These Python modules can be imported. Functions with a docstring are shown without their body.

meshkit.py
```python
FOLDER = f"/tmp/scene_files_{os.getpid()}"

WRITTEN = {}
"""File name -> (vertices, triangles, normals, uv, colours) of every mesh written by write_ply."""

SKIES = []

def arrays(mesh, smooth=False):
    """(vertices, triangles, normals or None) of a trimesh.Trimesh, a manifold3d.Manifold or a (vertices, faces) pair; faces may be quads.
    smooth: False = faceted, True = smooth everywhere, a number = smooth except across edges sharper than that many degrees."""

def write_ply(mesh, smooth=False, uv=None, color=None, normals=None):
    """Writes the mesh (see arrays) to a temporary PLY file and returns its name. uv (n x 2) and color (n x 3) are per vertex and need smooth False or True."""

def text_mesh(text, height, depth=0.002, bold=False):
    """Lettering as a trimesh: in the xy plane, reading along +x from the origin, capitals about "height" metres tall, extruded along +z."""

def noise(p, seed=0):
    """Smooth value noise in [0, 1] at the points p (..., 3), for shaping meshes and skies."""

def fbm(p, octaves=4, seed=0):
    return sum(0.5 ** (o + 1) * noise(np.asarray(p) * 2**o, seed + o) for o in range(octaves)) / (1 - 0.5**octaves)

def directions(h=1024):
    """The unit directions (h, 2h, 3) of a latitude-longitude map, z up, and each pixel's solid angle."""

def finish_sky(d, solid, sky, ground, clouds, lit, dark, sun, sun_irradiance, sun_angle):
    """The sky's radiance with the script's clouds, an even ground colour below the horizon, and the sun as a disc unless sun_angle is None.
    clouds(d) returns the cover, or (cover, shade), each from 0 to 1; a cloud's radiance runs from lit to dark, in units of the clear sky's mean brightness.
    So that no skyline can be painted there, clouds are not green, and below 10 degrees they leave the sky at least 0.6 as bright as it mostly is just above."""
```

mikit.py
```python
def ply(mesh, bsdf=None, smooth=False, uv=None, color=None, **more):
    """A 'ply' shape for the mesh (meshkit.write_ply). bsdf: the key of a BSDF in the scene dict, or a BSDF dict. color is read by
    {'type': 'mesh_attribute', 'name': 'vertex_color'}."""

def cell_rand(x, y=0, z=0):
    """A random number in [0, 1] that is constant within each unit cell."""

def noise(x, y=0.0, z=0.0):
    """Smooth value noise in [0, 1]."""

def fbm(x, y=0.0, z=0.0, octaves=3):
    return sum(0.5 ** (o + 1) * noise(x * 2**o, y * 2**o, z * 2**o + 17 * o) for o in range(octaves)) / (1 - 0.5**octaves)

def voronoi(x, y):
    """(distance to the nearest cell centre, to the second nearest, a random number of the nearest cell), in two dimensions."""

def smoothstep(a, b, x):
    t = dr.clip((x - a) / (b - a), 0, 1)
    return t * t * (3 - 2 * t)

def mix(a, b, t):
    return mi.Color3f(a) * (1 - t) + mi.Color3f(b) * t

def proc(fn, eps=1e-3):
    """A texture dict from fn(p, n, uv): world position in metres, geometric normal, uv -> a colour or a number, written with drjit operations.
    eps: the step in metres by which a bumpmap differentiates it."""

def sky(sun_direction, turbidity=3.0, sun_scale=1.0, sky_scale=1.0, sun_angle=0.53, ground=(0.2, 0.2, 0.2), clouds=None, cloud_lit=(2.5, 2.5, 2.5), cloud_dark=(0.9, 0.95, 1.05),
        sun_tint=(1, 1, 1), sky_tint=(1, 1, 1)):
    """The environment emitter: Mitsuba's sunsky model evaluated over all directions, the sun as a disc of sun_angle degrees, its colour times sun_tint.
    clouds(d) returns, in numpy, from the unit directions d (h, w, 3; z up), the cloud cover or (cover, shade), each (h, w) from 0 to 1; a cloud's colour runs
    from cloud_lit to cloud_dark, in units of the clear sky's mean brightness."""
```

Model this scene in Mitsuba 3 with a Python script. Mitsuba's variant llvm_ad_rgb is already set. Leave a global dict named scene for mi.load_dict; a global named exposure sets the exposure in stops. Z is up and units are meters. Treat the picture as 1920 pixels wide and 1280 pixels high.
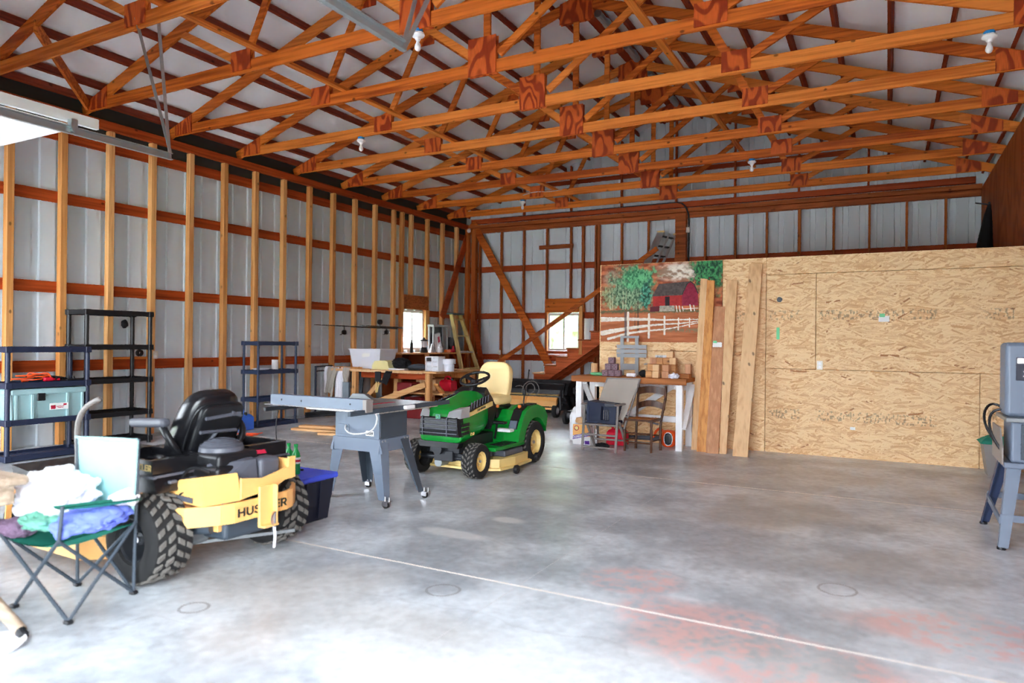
import math, random
import numpy as np, trimesh, manifold3d as m3
import drjit as dr, mitsuba as mi
import mikit, meshkit
from mikit import noise, fbm, voronoi, cell_rand, smoothstep, mix
T = mi.ScalarTransform4f
V = np.array
scene, labels = {}, {}

# ---------------------------------------------------------------- camera, sky, exposure
YAW, PITCH, ROLL = -0.49565, 0.001035, 0.010758
CAM = V([9.635, -15.358, 1.4615])
_F = V([math.sin(YAW)*math.cos(PITCH), math.cos(YAW)*math.cos(PITCH), math.sin(PITCH)])
_R = V([math.cos(YAW), -math.sin(YAW), 0.0]); _U = np.cross(_R, _F)
_U2 = _U*math.cos(ROLL) - _R*math.sin(ROLL)
scene['camera'] = {'type': 'thinlens', 'fov_axis': 'x', 'fov': math.degrees(2*math.atan(960/1301.39)),
                   'aperture_radius': 0.009, 'focus_distance': 8.0, 'near_clip': 0.05, 'far_clip': 400.0,
                   'to_world': T().look_at(origin=CAM.tolist(), target=(CAM+_F).tolist(), up=_U2.tolist())}
scene['sky'] = mikit.sky([0.35, -0.75, 0.62], turbidity=4.0, sun_scale=0.0, sky_scale=1.0, ground=(0.38, 0.37, 0.35),
                         clouds=lambda d: (0.93+0.0*d[..., 0], 0.25*meshkit.fbm(d*3.0, 3)),
                         cloud_lit=(1.72, 1.86, 2.04), cloud_dark=(1.13, 1.23, 1.36))
exposure = 6.6

# ---------------------------------------------------------------- helpers
def numbered(name):
    taken = lambda k: k in scene or k in labels or k in roots
    if not taken(name): return name
    i = 1
    while taken(f'{name}_{i:03d}'): i += 1
    return f'{name}_{i:03d}'
roots = set()
def thing(name, label, cat, group=None, kind=None):
    key = numbered(name); roots.add(key)
    labels[key] = {'label': label}
    if cat: labels[key]['category'] = cat
    if group: labels[key]['group'] = group
    if kind: labels[key]['kind'] = kind
    return key
def put(name, mesh, mat, parent=None, smooth=False, label=None, tw=None, kind=None, **kw):
    key = numbered(f'{parent}__{name}' if parent else name)
    d = mesh if isinstance(mesh, dict) else mikit.ply(mesh, mat, smooth=smooth, **kw)
    if tw is not None: d = {**d, 'to_world': tw}
    scene[key] = d
    if label or kind:
        labels[key] = {}
        if label: labels[key]['label'] = label
        if kind: labels[key]['kind'] = kind
    return key
def single(name, label, cat, mesh, mat, group=None, kind=None, smooth=False, **kw):
    key = thing(name, label, cat, group, kind)
    d = mikit.ply(mesh, mat, smooth=smooth, **kw); scene[key] = d
    return key
def setting(name, label):
    roots.add(name); labels[name] = {'label': label, 'kind': 'structure'}; return name
cat_ = trimesh.util.concatenate
def hull(pts): return trimesh.convex.convex_hull(V(pts, float))
def bx(x0, x1, y0, y1, z0, z1):
    m = trimesh.creation.box((x1-x0, y1-y0, z1-z0)); m.apply_translation(((x0+x1)/2, (y0+y1)/2, (z0+z1)/2)); return m
def cb(x0, x1, y0, y1, z0, z1, r=0.004):          # box with chamfered edges
    c = V([(x0+x1)/2, (y0+y1)/2, (z0+z1)/2]); h = V([x1-x0, y1-y0, z1-z0])/2; r = min(r, h.min()*.9)
    P = []
    for sx in (-1, 1):
        for sy in (-1, 1):
            for sz in (-1, 1):
                s = V([sx, sy, sz])
                for k in range(3):
                    hh = h - r; hh[k] = h[k]; P.append(c + s*hh)
    return hull(P)
def rb(x0, x1, y0, y1, z0, z1, r=0.02, n=8):      # box with round edges
    s = m3.Manifold.sphere(r, n*2)
    return tm(m3.Manifold.batch_hull([s.translate((x, y, z)) for x in (x0+r, x1-r) for y in (y0+r, y1-r) for z in (z0+r, z1-r)]))
def tm(man):
    m = man.to_mesh(); return trimesh.Trimesh(m.vert_properties[:, :3], m.tri_verts, process=False)
def frame(d, up=(0, 0, 1)):
    d = V(d, float); d /= np.linalg.norm(d); up = V(up, float)
    s = np.cross(d, up)
    if np.linalg.norm(s) < 1e-4: s = np.cross(d, [1, 0, 0])
    s /= np.linalg.norm(s); return d, s, np.cross(s, d)
def beam(p0, p1, w, h, up=(0, 0, 1), r=0.0):      # lumber from p0 to p1: w sideways, h along up
    p0, p1 = V(p0, float), V(p1, float); d, s, u = frame(p1-p0, up)
    if r == 0:
        P = [p + a*s*w/2 + b*u*h/2 for p in (p0, p1) for a in (-1, 1) for b in (-1, 1)]
    else:
        P = [p + a*s*(w/2-ra) + b*u*(h/2-rb_) for p in (p0, p1) for a in (-1, 1) for b in (-1, 1) for ra, rb_ in ((r, 0), (0, r))]
    return hull(P)
def tube(pts, r, n=8, closed=False):
    pts = V(pts, float); N = len(pts); rr = np.broadcast_to(r, (N,))
    t = np.gradient(pts, axis=0) if not closed else np.roll(pts, -1, 0)-np.roll(pts, 1, 0)
    t /= np.linalg.norm(t, axis=1, keepdims=True)+1e-12
    a = np.cross(t[0], [0, 0, 1.0]);
    if np.linalg.norm(a) < .1: a = np.cross(t[0], [1.0, 0, 0])
    A = []
    for i in range(N):
        a = a - t[i]*(a@t[i]); a /= np.linalg.norm(a)+1e-12; A.append(a)
    A = V(A); B = np.cross(t, A); th = np.arange(n)*2*np.pi/n
    v = pts[:, None] + rr[:, None, None]*(np.cos(th)[None, :, None]*A[:, None] + np.sin(th)[None, :, None]*B[:, None])
    v = v.reshape(-1, 3); f = []
    M = N if closed else N-1
    for i in range(M):
        j = (i+1) % N
        for k in range(n):
            l = (k+1) % n; f += [[i*n+k, i*n+l, j*n+l], [i*n+k, j*n+l, j*n+k]]
    if not closed:
        v = np.vstack([v, pts[0], pts[-1]])
        for k in range(n):
            l = (k+1) % n; f += [[N*n, i0+l, i0+k] for i0 in (0,)] + [[N*n+1, (N-1)*n+k, (N-1)*n+l]]
    m = trimesh.Trimesh(v, f, process=False)
    if m.volume < 0: m.invert()
    return m
def spline(pts, n=24, closed=False):
    from scipy.interpolate import CubicSpline
    P = V(pts, float)
    if closed: P = np.vstack([P, P[:1]])
    t = np.r_[0, np.cumsum(np.linalg.norm(np.diff(P, axis=0), axis=1)+1e-9)]
    cs = CubicSpline(t, P, bc_type='periodic' if closed else 'natural')
    return cs(np.linspace(0, t[-1], n+1)[:-1] if closed else np.linspace(0, t[-1], n))
def lathe(prof, n=24, axis='z', at=(0, 0, 0)):
    m = trimesh.creation.revolve(V(prof, float), sections=n)
    if m.volume < 0: m.invert()
    R = np.eye(4)
    if axis == 'x': R = trimesh.transformations.rotation_matrix(np.pi/2, [0, 1, 0])
    if axis == 'y': R = trimesh.transformations.rotation_matrix(-np.pi/2, [1, 0, 0])
    m.apply_transform(R); m.apply_translation(at); return m
def cyl(p0, p1, r, n=16, r1=None): return tube([p0, p1], [r, r if r1 is None else r1], n)
def prism(poly, h0, h1, plane='xy'):              # polygon extruded; plane xz: along y, yz: along x
    from shapely.geometry import Polygon
    g = poly if hasattr(poly, 'exterior') else Polygon(poly)
    g = g.buffer(0); g = max(g.geoms, key=lambda q: q.area) if hasattr(g, 'geoms') else g
    m = trimesh.creation.extrude_polygon(g, h1-h0, engine='earcut'); m.apply_translation((0, 0, h0))
    v = m.vertices.copy()
    if plane == 'xz': v = v[:, [0, 2, 1]]
    elif plane == 'yz': v = v[:, [2, 0, 1]]
    m = trimesh.Trimesh(v, m.faces, process=False)
    if m.volume < 0: m.invert()
    return m
def rot(m, deg, axis, at=(0, 0, 0)):
    m = m.copy(); m.apply_transform(trimesh.transformations.rotation_matrix(math.radians(deg), axis, at)); return m
def mv(m, x, y=0, z=0): m = m.copy(); m.apply_translation((x, y, z)); return m
def fold(m, amp, freq, seed=0):                   # soft lumps
    m = m.copy(); p = m.vertices; n = m.vertex_normals
    m.vertices = p + n*((meshkit.fbm(p*freq+seed*7.3, 3, seed)-.5)*2*amp)[:, None]; return m
def blob(c, r, sub=4, amp=.15, freq=6, seed=0):
    m = trimesh.creation.icosphere(subdivisions=sub); v = m.vertices
    k = 1+(meshkit.fbm(v*freq*.3+seed*11.1, 3, seed)-.5)*2*amp
    m.vertices = v*k[:, None]*V(r)+V(c); return m
def text_on(text, height, origin, right, up, depth=.001, bold=False, width=None):
    m = meshkit.text_mesh(text, height, depth, bold)
    r_, u_ = V(right, float), V(up, float); r_ /= np.linalg.norm(r_); u_ /= np.linalg.norm(u_); n_ = np.cross(r_, u_)
    v = m.vertices.copy()
    if width: v[:, 0] *= width/(v[:, 0].max())
    m.vertices = V(origin)+v[:, :1]*r_+v[:, 1:2]*u_+v[:, 2:]*n_; return m
def srgb(r, g, b):
    c = V([r, g, b])/255.0
    return [float(x) for x in np.where(c <= .04045, c/12.92, ((c+.055)/1.055)**2.4)]
def tw(**b): return b

# ---------------------------------------------------------------- materials
def M(key, col, rough=.5, metal=0.0, spec=.5, **kw):
    if isinstance(col, (list, tuple)): col = {'type': 'rgb', 'value': list(col)}
    scene[key] = {'type': 'twosided', 'b': {'type': 'principled', 'base_color': col, 'roughness': rough, 'metallic': metal, 'specular': spec, **kw}}
    return key
def wood_fn(axis, light, dark, knot=None, seed=0.0, scale=1.0):
    a, b = [i for i in range(3) if i != axis]
    kn = knot or [c*.3 for c in dark]
    def fn(p, n, uv):
        u = p[axis]; s = p[a]; t = p[b]
        w = noise(u*1.3+seed, s*6, t*6)
        g = fbm(u*1.2+seed*3, (s+t*.6)*38*scale+w*2.5, (t-s*.4)*30*scale, 3)
        tone = noise(u*.35+seed, s*2.1, t*2.1)
        c = mix(dark, light, smoothstep(.28, .68, g*.7+tone*.35))
        d1, d2, r = voronoi(u*5.0+seed, (s+t)*8+3.3)
        k = smoothstep(.16, .07, d1)*smoothstep(.90, .91, r)
        return mix(c, kn, k*.8)
    return fn
def W(key, axis, light, dark, rough=.62, seed=0.0, scale=1.0):
    return M(key, mikit.proc(wood_fn(axis, srgb(*light), srgb(*dark), seed=seed, scale=scale)), rough, spec=.3)
for i, (l, d) in enumerate([((226, 168, 104), (194, 128, 68)), ((218, 156, 90), (184, 114, 56)), ((230, 176, 114), (200, 136, 76))]):
    W(f'stud_wood_{i}', 2, l, d, seed=i*5.1)
for i, (l, d) in enumerate([((212, 118, 42), (164, 72, 18)), ((200, 104, 34), (148, 58, 14)), ((218, 128, 52), (174, 82, 24))]):
    W(f'truss_wood_{i}', 0, l, d, seed=i*3.7)
W('post_wood', 2, (176, 92, 38), (134, 58, 18), seed=2.2)  # darker copy of the stud wood, painting the shade at the back wall
W('purlin_wood', 1, (138, 54, 28), (104, 36, 16), seed=1.2)
W('girt_wood_y', 1, (176, 74, 30), (140, 50, 16), seed=4.4)
W('girt_wood_x', 0, (170, 70, 30), (134, 48, 16), seed=6.4)
W('brace_wood', 1, (216, 128, 52), (170, 80, 26), seed=8.4)
W('plate_wood_x', 0, (176, 92, 44), (130, 58, 22), seed=7.4)
W('stair_wood', 0, (206, 100, 50), (170, 70, 28), seed=3.4)
W('board_wood', 2, (224, 184, 138), (204, 158, 110), seed=9.4)
W('board_wood_red', 2, (204, 152, 114), (184, 128, 90), seed=12.4)
W('bench_wood_x', 0, (222, 176, 124), (200, 146, 92), seed=11.4)
W('bench_wood_z', 2, (216, 164, 108), (186, 128, 74), seed=13.4)
W('bench_top_wood', 0, (172, 106, 54), (138, 76, 32), seed=14.4)
W('ladder_wood', 2, (206, 182, 122), (180, 150, 88), seed=15.4)
W('weathered_wood', 0, (198, 178, 156), (160, 138, 116), seed=18.4)
W('dark_chair_wood', 2, (92, 58, 40), (58, 34, 24), rough=.35, seed=16.4)
W('block_wood', 0, (206, 152, 98), (176, 118, 70), seed=17.4)
def plywood(p, n, uv):
    w = fbm(p[0]*3.1, p[1]*2.0, p[2]*1.1, 3)
    w2 = fbm(p[0]*5.3+9, p[1]*2.0, p[2]*1.7+4, 2)
    g = .5+.5*dr.sin(w*46+w2*14)
    f = noise(p[0]*180, p[1]*20, p[2]*14)
    c = mix(srgb(190, 86, 34), srgb(140, 46, 16), smoothstep(.35, .85, g))
    return c*(.86+.28*f)
M('plywood', mikit.proc(plywood), .55, spec=.3)
def panel_ply(p, n, uv):
    w = fbm(p[0]*1.3+p[1]*1.3, p[2]*.5, 3.0, 3)
    g = .5+.5*dr.sin(w*40)
    return mix(srgb(140, 70, 32), srgb(112, 50, 20), g*.6)
M('wall_plywood', mikit.proc(panel_ply), .6, spec=.3)
def osb(p, n, uv):
    u, v = p[0]+p[1]*.93, p[2]
    wx = noise(u*5, v*5)*.03; wy = noise(u*5+40, v*5+9)*.03
    out = mi.Color3f(srgb(206, 162, 108)); top = mi.Float(-1)
    for k, (ang, lx, ly) in enumerate([(.12, 6, 44), (-.4, 8, 54), (.55, 8, 50), (-.12, 5, 40), (1.1, 9, 52)]):
        c, s = math.cos(ang), math.sin(ang)
        a = ((u+wx)*c+(v+wy)*s)*lx; b = (-(u+wx)*s+(v+wy)*c)*ly
        a = a+cell_rand(dr.floor(b), k+3)*1.7
        h = cell_rand(dr.floor(a), dr.floor(b), k)
        col = cell_rand(dr.floor(a), dr.floor(b), k+20)
        g = noise(a*1.4, b*4.5, k)
        cc = mix(srgb(206, 157, 103), srgb(240, 207, 160), smoothstep(.05, .8, col*.6+g*.45))
        cc = dr.select(col > .991, mi.Color3f(srgb(176, 122, 74)), cc)
        h = h-(.25 if k == 4 else 0)
        out = dr.select(h > top, cc, out); top = dr.maximum(top, h)
    return out
M('osb', mikit.proc(osb), .6, spec=.25)
def osb_stamped(p, n, uv):
    c = osb(p, n, uv)
    u, v = p[0], p[2]
    row = mi.Float(0)
    for z0, x0, x1 in ((1.865, 8.2, 10.95), (1.865, 7.62, 7.9), (.535, 8.2, 10.55), (.66, 10.63, 11.0)):
        row = dr.maximum(row, smoothstep(.075, .055, dr.abs(v-z0))*dr.select((u > x0) & (u < x1), 1.0, 0.0))
    bars = smoothstep(.5, .62, noise(u*70, dr.floor(v*24)*3.1))*smoothstep(.2, .3, noise(u*3.1+7, 2.0))
    bars = bars*smoothstep(.3, .5, noise(u*60, v*60))
    return mix(c, srgb(96, 80, 60), bars*row*.5)
M('osb_stamped', mikit.proc(osb_stamped), .6, spec=.25)
def steel_fn(p, n, uv):
    h = p[0]+p[1]
    g = fbm(h*2.1, p[2]*.6, 1.0, 3)
    return mix(srgb(202, 212, 218), srgb(214, 222, 227), g)
M('steel', mikit.proc(steel_fn), .6, spec=.3)
def insul(p, n, uv):
    g = fbm(p[0]*1.4, p[1]*1.4, p[2], 3)
    return mix(srgb(234, 240, 244), srgb(246, 249, 252), g)
M('insulation', mikit.proc(insul), .5, spec=.4)
def concrete(p, n, uv):
    x, y = p[0], p[1]
    big = fbm(x*.55, y*.55, 2.0, 4); mid = fbm(x*2.2+8, y*2.2, 5.0, 4); fine = fbm(x*22, y*22, 9.0, 3)
    vein = dr.abs(fbm(x*1.1+30, y*1.6, 4.0, 4)-.5)
    c = mix(srgb(150, 156, 161), srgb(198, 204, 208), smoothstep(.3, .7, big*.45+mid*.55))
    c = c*(.84+.32*fine)
    c = mix(c, srgb(128, 126, 126), smoothstep(.02, .0, vein)*.14)
    brown = smoothstep(.52, .72, fbm(x*.8+3, y*.8+5, 1.0, 3))
    c = mix(c, srgb(160, 150, 136), brown*.35)
    # worn patches of red paint near the door
    r = fbm(x*1.6+2, y*1.6+4, 3.0, 4)
    def patch(cx, cy, ax, ay, tilt):
        q = (x-cx)+tilt*(y-cy)
        return smoothstep(1.15, .55, dr.sqrt(dr.square(q/ax)+dr.square((y-cy)/ay))+(r-.5)*1.3)
    red = dr.maximum(dr.maximum(patch(9.25, -12.0, .75, .42, .3), patch(9.95, -11.15, .8, .3, -.5)), dr.maximum(patch(8.75, -11.65, .45, .35, 0), patch(8.3, -11.2, .3, .25, 0)))
    c = mix(c, srgb(206, 150, 140), red*.6*smoothstep(.3, .6, fine*.5+r*.5))
    def ring(cx, cy, rad):
        d = dr.sqrt(dr.square(x-cx)+dr.square(y-cy))
        return smoothstep(.012, .004, dr.abs(d-rad+.012*noise(x*9, y*9)))
    rg = dr.maximum(dr.maximum(ring(6.33, -12.85, .085), ring(9.385, -10.76, .11)), ring(7.35, -11.95, .1))
    c = mix(c, srgb(112, 108, 106), rg*.5)
    pale = dr.maximum(patch(6.9, -10.35, .2, .12, 0), patch(6.75, -10.9, .3, .1, 0))
    return mix(c, srgb(222, 220, 218), pale*.5)
def conc_rough(p, n, uv): return .23+.22*fbm(p[0]*1.7, p[1]*1.7, 3.0, 3)
M('concrete', mikit.proc(concrete), mikit.proc(conc_rough), spec=.42)
M('joint_grey', srgb(190, 188, 188), .6)
M('joint_chalk', srgb(214, 208, 200), .8)
M('white_plastic', srgb(232, 232, 234), .4)
M('white_paint', srgb(232, 232, 232), .45)
M('porcelain', srgb(240, 240, 240), .15)
M('cyan_plastic', srgb(40, 130, 190), .4)
M('galvanized', srgb(176, 186, 190), .32, metal=.75)
M('dark_metal', srgb(44, 46, 50), .45, metal=.3)
M('chrome', srgb(205, 205, 208), .2, metal=1.0)
M('alu', srgb(206, 208, 210), .35, metal=.8)
M('black_plastic', srgb(22, 23, 26), .4)
M('black_gloss', srgb(20, 20, 23), .22)
M('grey_plastic', srgb(82, 85, 94), .42)
M('rubber', srgb(40, 40, 40), .8, spec=.2)
M('dusty_rubber', srgb(104, 101, 96), .9, spec=.1)
M('lens_grey', srgb(172, 174, 178), .12, metal=.35)
M('navy_plastic', srgb(34, 42, 66), .45)
M('blue_shelf', srgb(44, 56, 84), .45)
M('teal_plastic', srgb(154, 188, 190), .4)
M('eave_dark', srgb(58, 56, 52), .7)  # dark tone carries the eave and the shadow below it
M('yellow_paint', srgb(242, 182, 108), .35)
M('cream_yellow', srgb(226, 198, 126), .4)
M('seat_cream', srgb(238, 212, 150), .5)
M('green_paint', srgb(6, 132, 44), .22, clearcoat=.5)
M('saw_grey', srgb(102, 114, 130), .42)
M('saw_dark', srgb(58, 68, 78), .5)
M('cast_iron', srgb(132, 138, 140), .35, metal=.5)
M('red_plastic', srgb(214, 26, 52), .35)
M('red_paint', srgb(120, 22, 26), .5)
M('orange_plastic', srgb(236, 84, 30), .4)
M('blue_can', srgb(60, 110, 210), .4)
M('blue_lid', srgb(66, 84, 210), .4)
M('tote_navy', srgb(24, 27, 44), .45)
M('paper', srgb(236, 236, 232), .7)
M('green_tape', srgb(120, 208, 150), .6)
M('printed_black', srgb(24, 22, 22), .6)
M('printed_red', srgb(180, 30, 60), .6)
M('printed_purple', srgb(88, 40, 150), .6)
M('outlet_ivory', srgb(226, 222, 208), .45)
M('black_cloth', srgb(16, 16, 19), .9)
M('grey_cloth', srgb(178, 170, 160), .9)
M('white_cloth', srgb(232, 230, 236), .9)
M('chair_green', srgb(160, 206, 204), .8)
M('chair_dark_green', srgb(34, 124, 104), .8)
M('mint_cloth', srgb(104, 168, 146), .85)
M('blue_cloth', srgb(112, 130, 222), .85)
M('plum_cloth', srgb(120, 96, 120), .85)
M('foam_yellow', srgb(232, 222, 160), .8)
M('grey_paint', srgb(150, 152, 154), .5)
M('taupe_metal', srgb(130, 124, 120), .45)
M('purple_block', srgb(122, 92, 102), .6)
M('lamp_orange', srgb(226, 120, 50), .4)
M('leaf', mikit.proc(lambda p, n, uv: mix(srgb(120, 150, 104), srgb(176, 202, 150), fbm(p[0]*3, p[1]*3, p[2]*3, 2))), .7)
M('bark', srgb(90, 76, 62), .8)
M('gravel', mikit.proc(lambda p, n, uv: mix(srgb(216, 214, 208), srgb(236, 234, 230), fbm(p[0]*4, p[1]*4, 1.0, 3))), .9)
M('grass', mikit.proc(lambda p, n, uv: mix(srgb(84, 120, 58), srgb(128, 158, 84), fbm(p[0]*2, p[1]*2, 1.0, 3))), .9)
scene['window_glass'] = {'type': 'thindielectric'}
scene['clear_lens'] = {'type': 'thindielectric'}
M('frosted', srgb(222, 224, 232), .35)
M('bottle_green', srgb(20, 150, 70), .12, spec_trans=.0)
M('cable_grey', srgb(196, 196, 196), .5)
# ================================================================ structure
RX = 5.575; WID = 11.15; CH = 4.53          # ridge x, width, bottom chord underside
rng = random.Random(7)
roofz = lambda x: 4.80 + .34*min(x, WID-x)
gable = lambda x: roofz(x)+.055

setting('floor', 'grey polished concrete floor with chalky joints and worn red paint patches')
scene['floor'] = mikit.ply(bx(-.16, WID+.16, -15.6, .16, -.15, 0.0), 'concrete')
put('control_joint', bx(-.1, 11.1, -11.675, -11.657, -.01, .0008), 'joint_chalk', 'floor', label='thin white saw-cut joint line')
put('control_joint', bx(-.1, 11.1, -7.968, -7.948, -.01, .0008), 'joint_chalk', 'floor')
put('control_joint', bx(7.697, 7.7, -15.5, -5.3, -.01, .0004), 'joint_grey', 'floor')

def ribbed(length, z0, ztop, n_per=3, pitch=.305, rib=.03):
    # a pressed steel sheet in (h, depth, z): broad ribs, with two small stiffeners between them
    xs, ds = [], []
    for i in range(int(math.ceil(length/pitch))):
        o = i*pitch
        for a, b in ((0, 0), (.19, 0), (.202, -.024), (.292, -.024)):
            xs.append(o+a); ds.append(b)
    keep = [j for j in range(len(xs)) if xs[j] < length-.001]
    xs = V([xs[j] for j in keep]+[length]); ds = V([ds[j] for j in keep]+[0.0])
    return xs, ds
def steel_panel(start, length, z0, ztop, to3):
    xs, ds = ribbed(length, z0, ztop); n = len(xs); v, f = [], []
    for i in range(n):
        v += [to3(start+xs[i], ds[i], z0), to3(start+xs[i], ds[i], ztop(start+xs[i]))]
    for i in range(n-1): f += [[2*i, 2*i+2, 2*i+3], [2*i, 2*i+3, 2*i+1]]
    return trimesh.Trimesh(v, f, process=False)

setting('wall_left', 'left wall of white ribbed steel sheets behind bare pine studs and red girts')
WL = (-2.70, -1.86, 1.26, 2.17)       # window opening y0 y1 z0 z1
y = -15.5
while y < .1:
    L_ = min(.915, 0.17-y)
    if y+L_ > WL[0] and y < WL[1]:
        for a, b, za, zb in ((y, min(y+L_, WL[0]), 0, 4.22), (max(y, WL[0]), min(y+L_, WL[1]), 0, WL[2]), (max(y, WL[0]), min(y+L_, WL[1]), WL[3], 4.22), (max(y, WL[1]), y+L_, 0, 4.22)):
            if b-a > .03: put('steel_panel', steel_panel(a, b-a, za, lambda h: zb, lambda h, d, z: (-.135+d, h, z)), 'steel', 'wall_left')
    else:
        put('steel_panel', steel_panel(y, L_, 0, lambda h: 4.22, lambda h, d, z: (-.135+d, h, z)), 'steel', 'wall_left')
    y += .915
for z, hh in ((1.082, .148), (2.126, .148), (3.325, .148), (4.16, .15)):
    segs = ((-15.5, WL[0]-.05), (WL[1]+.05, 0.0)) if z in (2.126,) else ((-15.5, 0.0),)
    for a, b in segs: put('girt', bx(-.13, -.092, a, b, z-hh/2, z+hh/2), 'girt_wood_y', 'wall_left')
for i in range(-7, 17):
    yy = -10.724+.64*i
    lo = .04
    if i in (13,): lo = 2.53
    w_ = .042
    put('stud', cb(-.09, 0, yy-w_, yy+w_, lo, 4.37, .004), f'stud_wood_{rng.randrange(3)}', 'wall_left')
put('stud', cb(-.09, 0, WL[0]-.09, WL[0]-.005, .04, 4.37), 'stud_wood_1', 'wall_left')
put('stud', cb(-.09, 0, WL[1]+.085, WL[1]+.165, .04, 2.2), 'stud_wood_2', 'wall_left')
put('stud', cb(-.09, 0.004, WL[1]+.002, WL[1]+.08, .04, 2.2), 'stud_wood_2', 'wall_left')
put('stud', cb(.02, .12, -.18, -.06, .04, 4.37), 'post_wood', 'wall_left')
put('sole_plate', cb(-.09, 0, -15.5, -.05, 0, .04), 'concrete', 'wall_left')
put('top_plate', cb(-.05, .035, -15.5, .0, 4.37, 4.49), 'girt_wood_y', 'wall_left')
put('window_header', cb(-.09, .012, WL[0]-.005, WL[1]+.1, 2.2, 2.52), 'plate_wood_x', 'wall_left')
put('diagonal_brace', beam((.04, -.10, 4.2), (.04, -1.22, 2.05), .19, .038, (1, 0, 0)), 'girt_wood_y', 'wall_left')
put('eave_board', bx(-.18, -.135, -15.6, .2, 4.2, 4.86), 'eave_dark', 'wall_left')  # dark eave strip; its lower part paints the shadowed gap under the plate
put('block', cb(-.09, -.01, -9.38, -8.85, 1.155, 1.19), 'brace_wood', 'wall_left')

setting('wall_back', 'back wall and gable of white ribbed steel sheets behind studs coloured dark for shade, with stairs before it')
WB = (2.33, 3.17, 1.27, 2.17)
x = -.22
while x < WID:
    L_ = min(.915, WID+.22-x)
    pieces = [(x, x+L_, 0, None)]
    if x+L_ > WB[0] and x < WB[1]:
        pieces = [(x, min(x+L_, WB[0]), 0, None), (max(x, WB[0]), min(x+L_, WB[1]), 0, WB[2]), (max(x, WB[0]), min(x+L_, WB[1]), WB[3], None), (max(x, WB[1]), x+L_, 0, None)]
    for a, b, za, zb in pieces:
        if b-a > .03:
            put('steel_panel', steel_panel(a, b-a, za, (lambda h: zb) if zb else gable, lambda h, d, z: (h, .135-d, z)), 'steel', 'wall_back')
    x += .915
for z, hh in ((1.082, .148), (2.126, .148), (3.325, .148)):
    for a, b in (((0, WB[0]-.04), (WB[1]+.04, WID)) if z == 2.126 else ((0, WID),)):
        put('girt', bx(a, b, .092, .13, z-hh/2, z+hh/2), 'girt_wood_x', 'wall_back')
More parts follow.
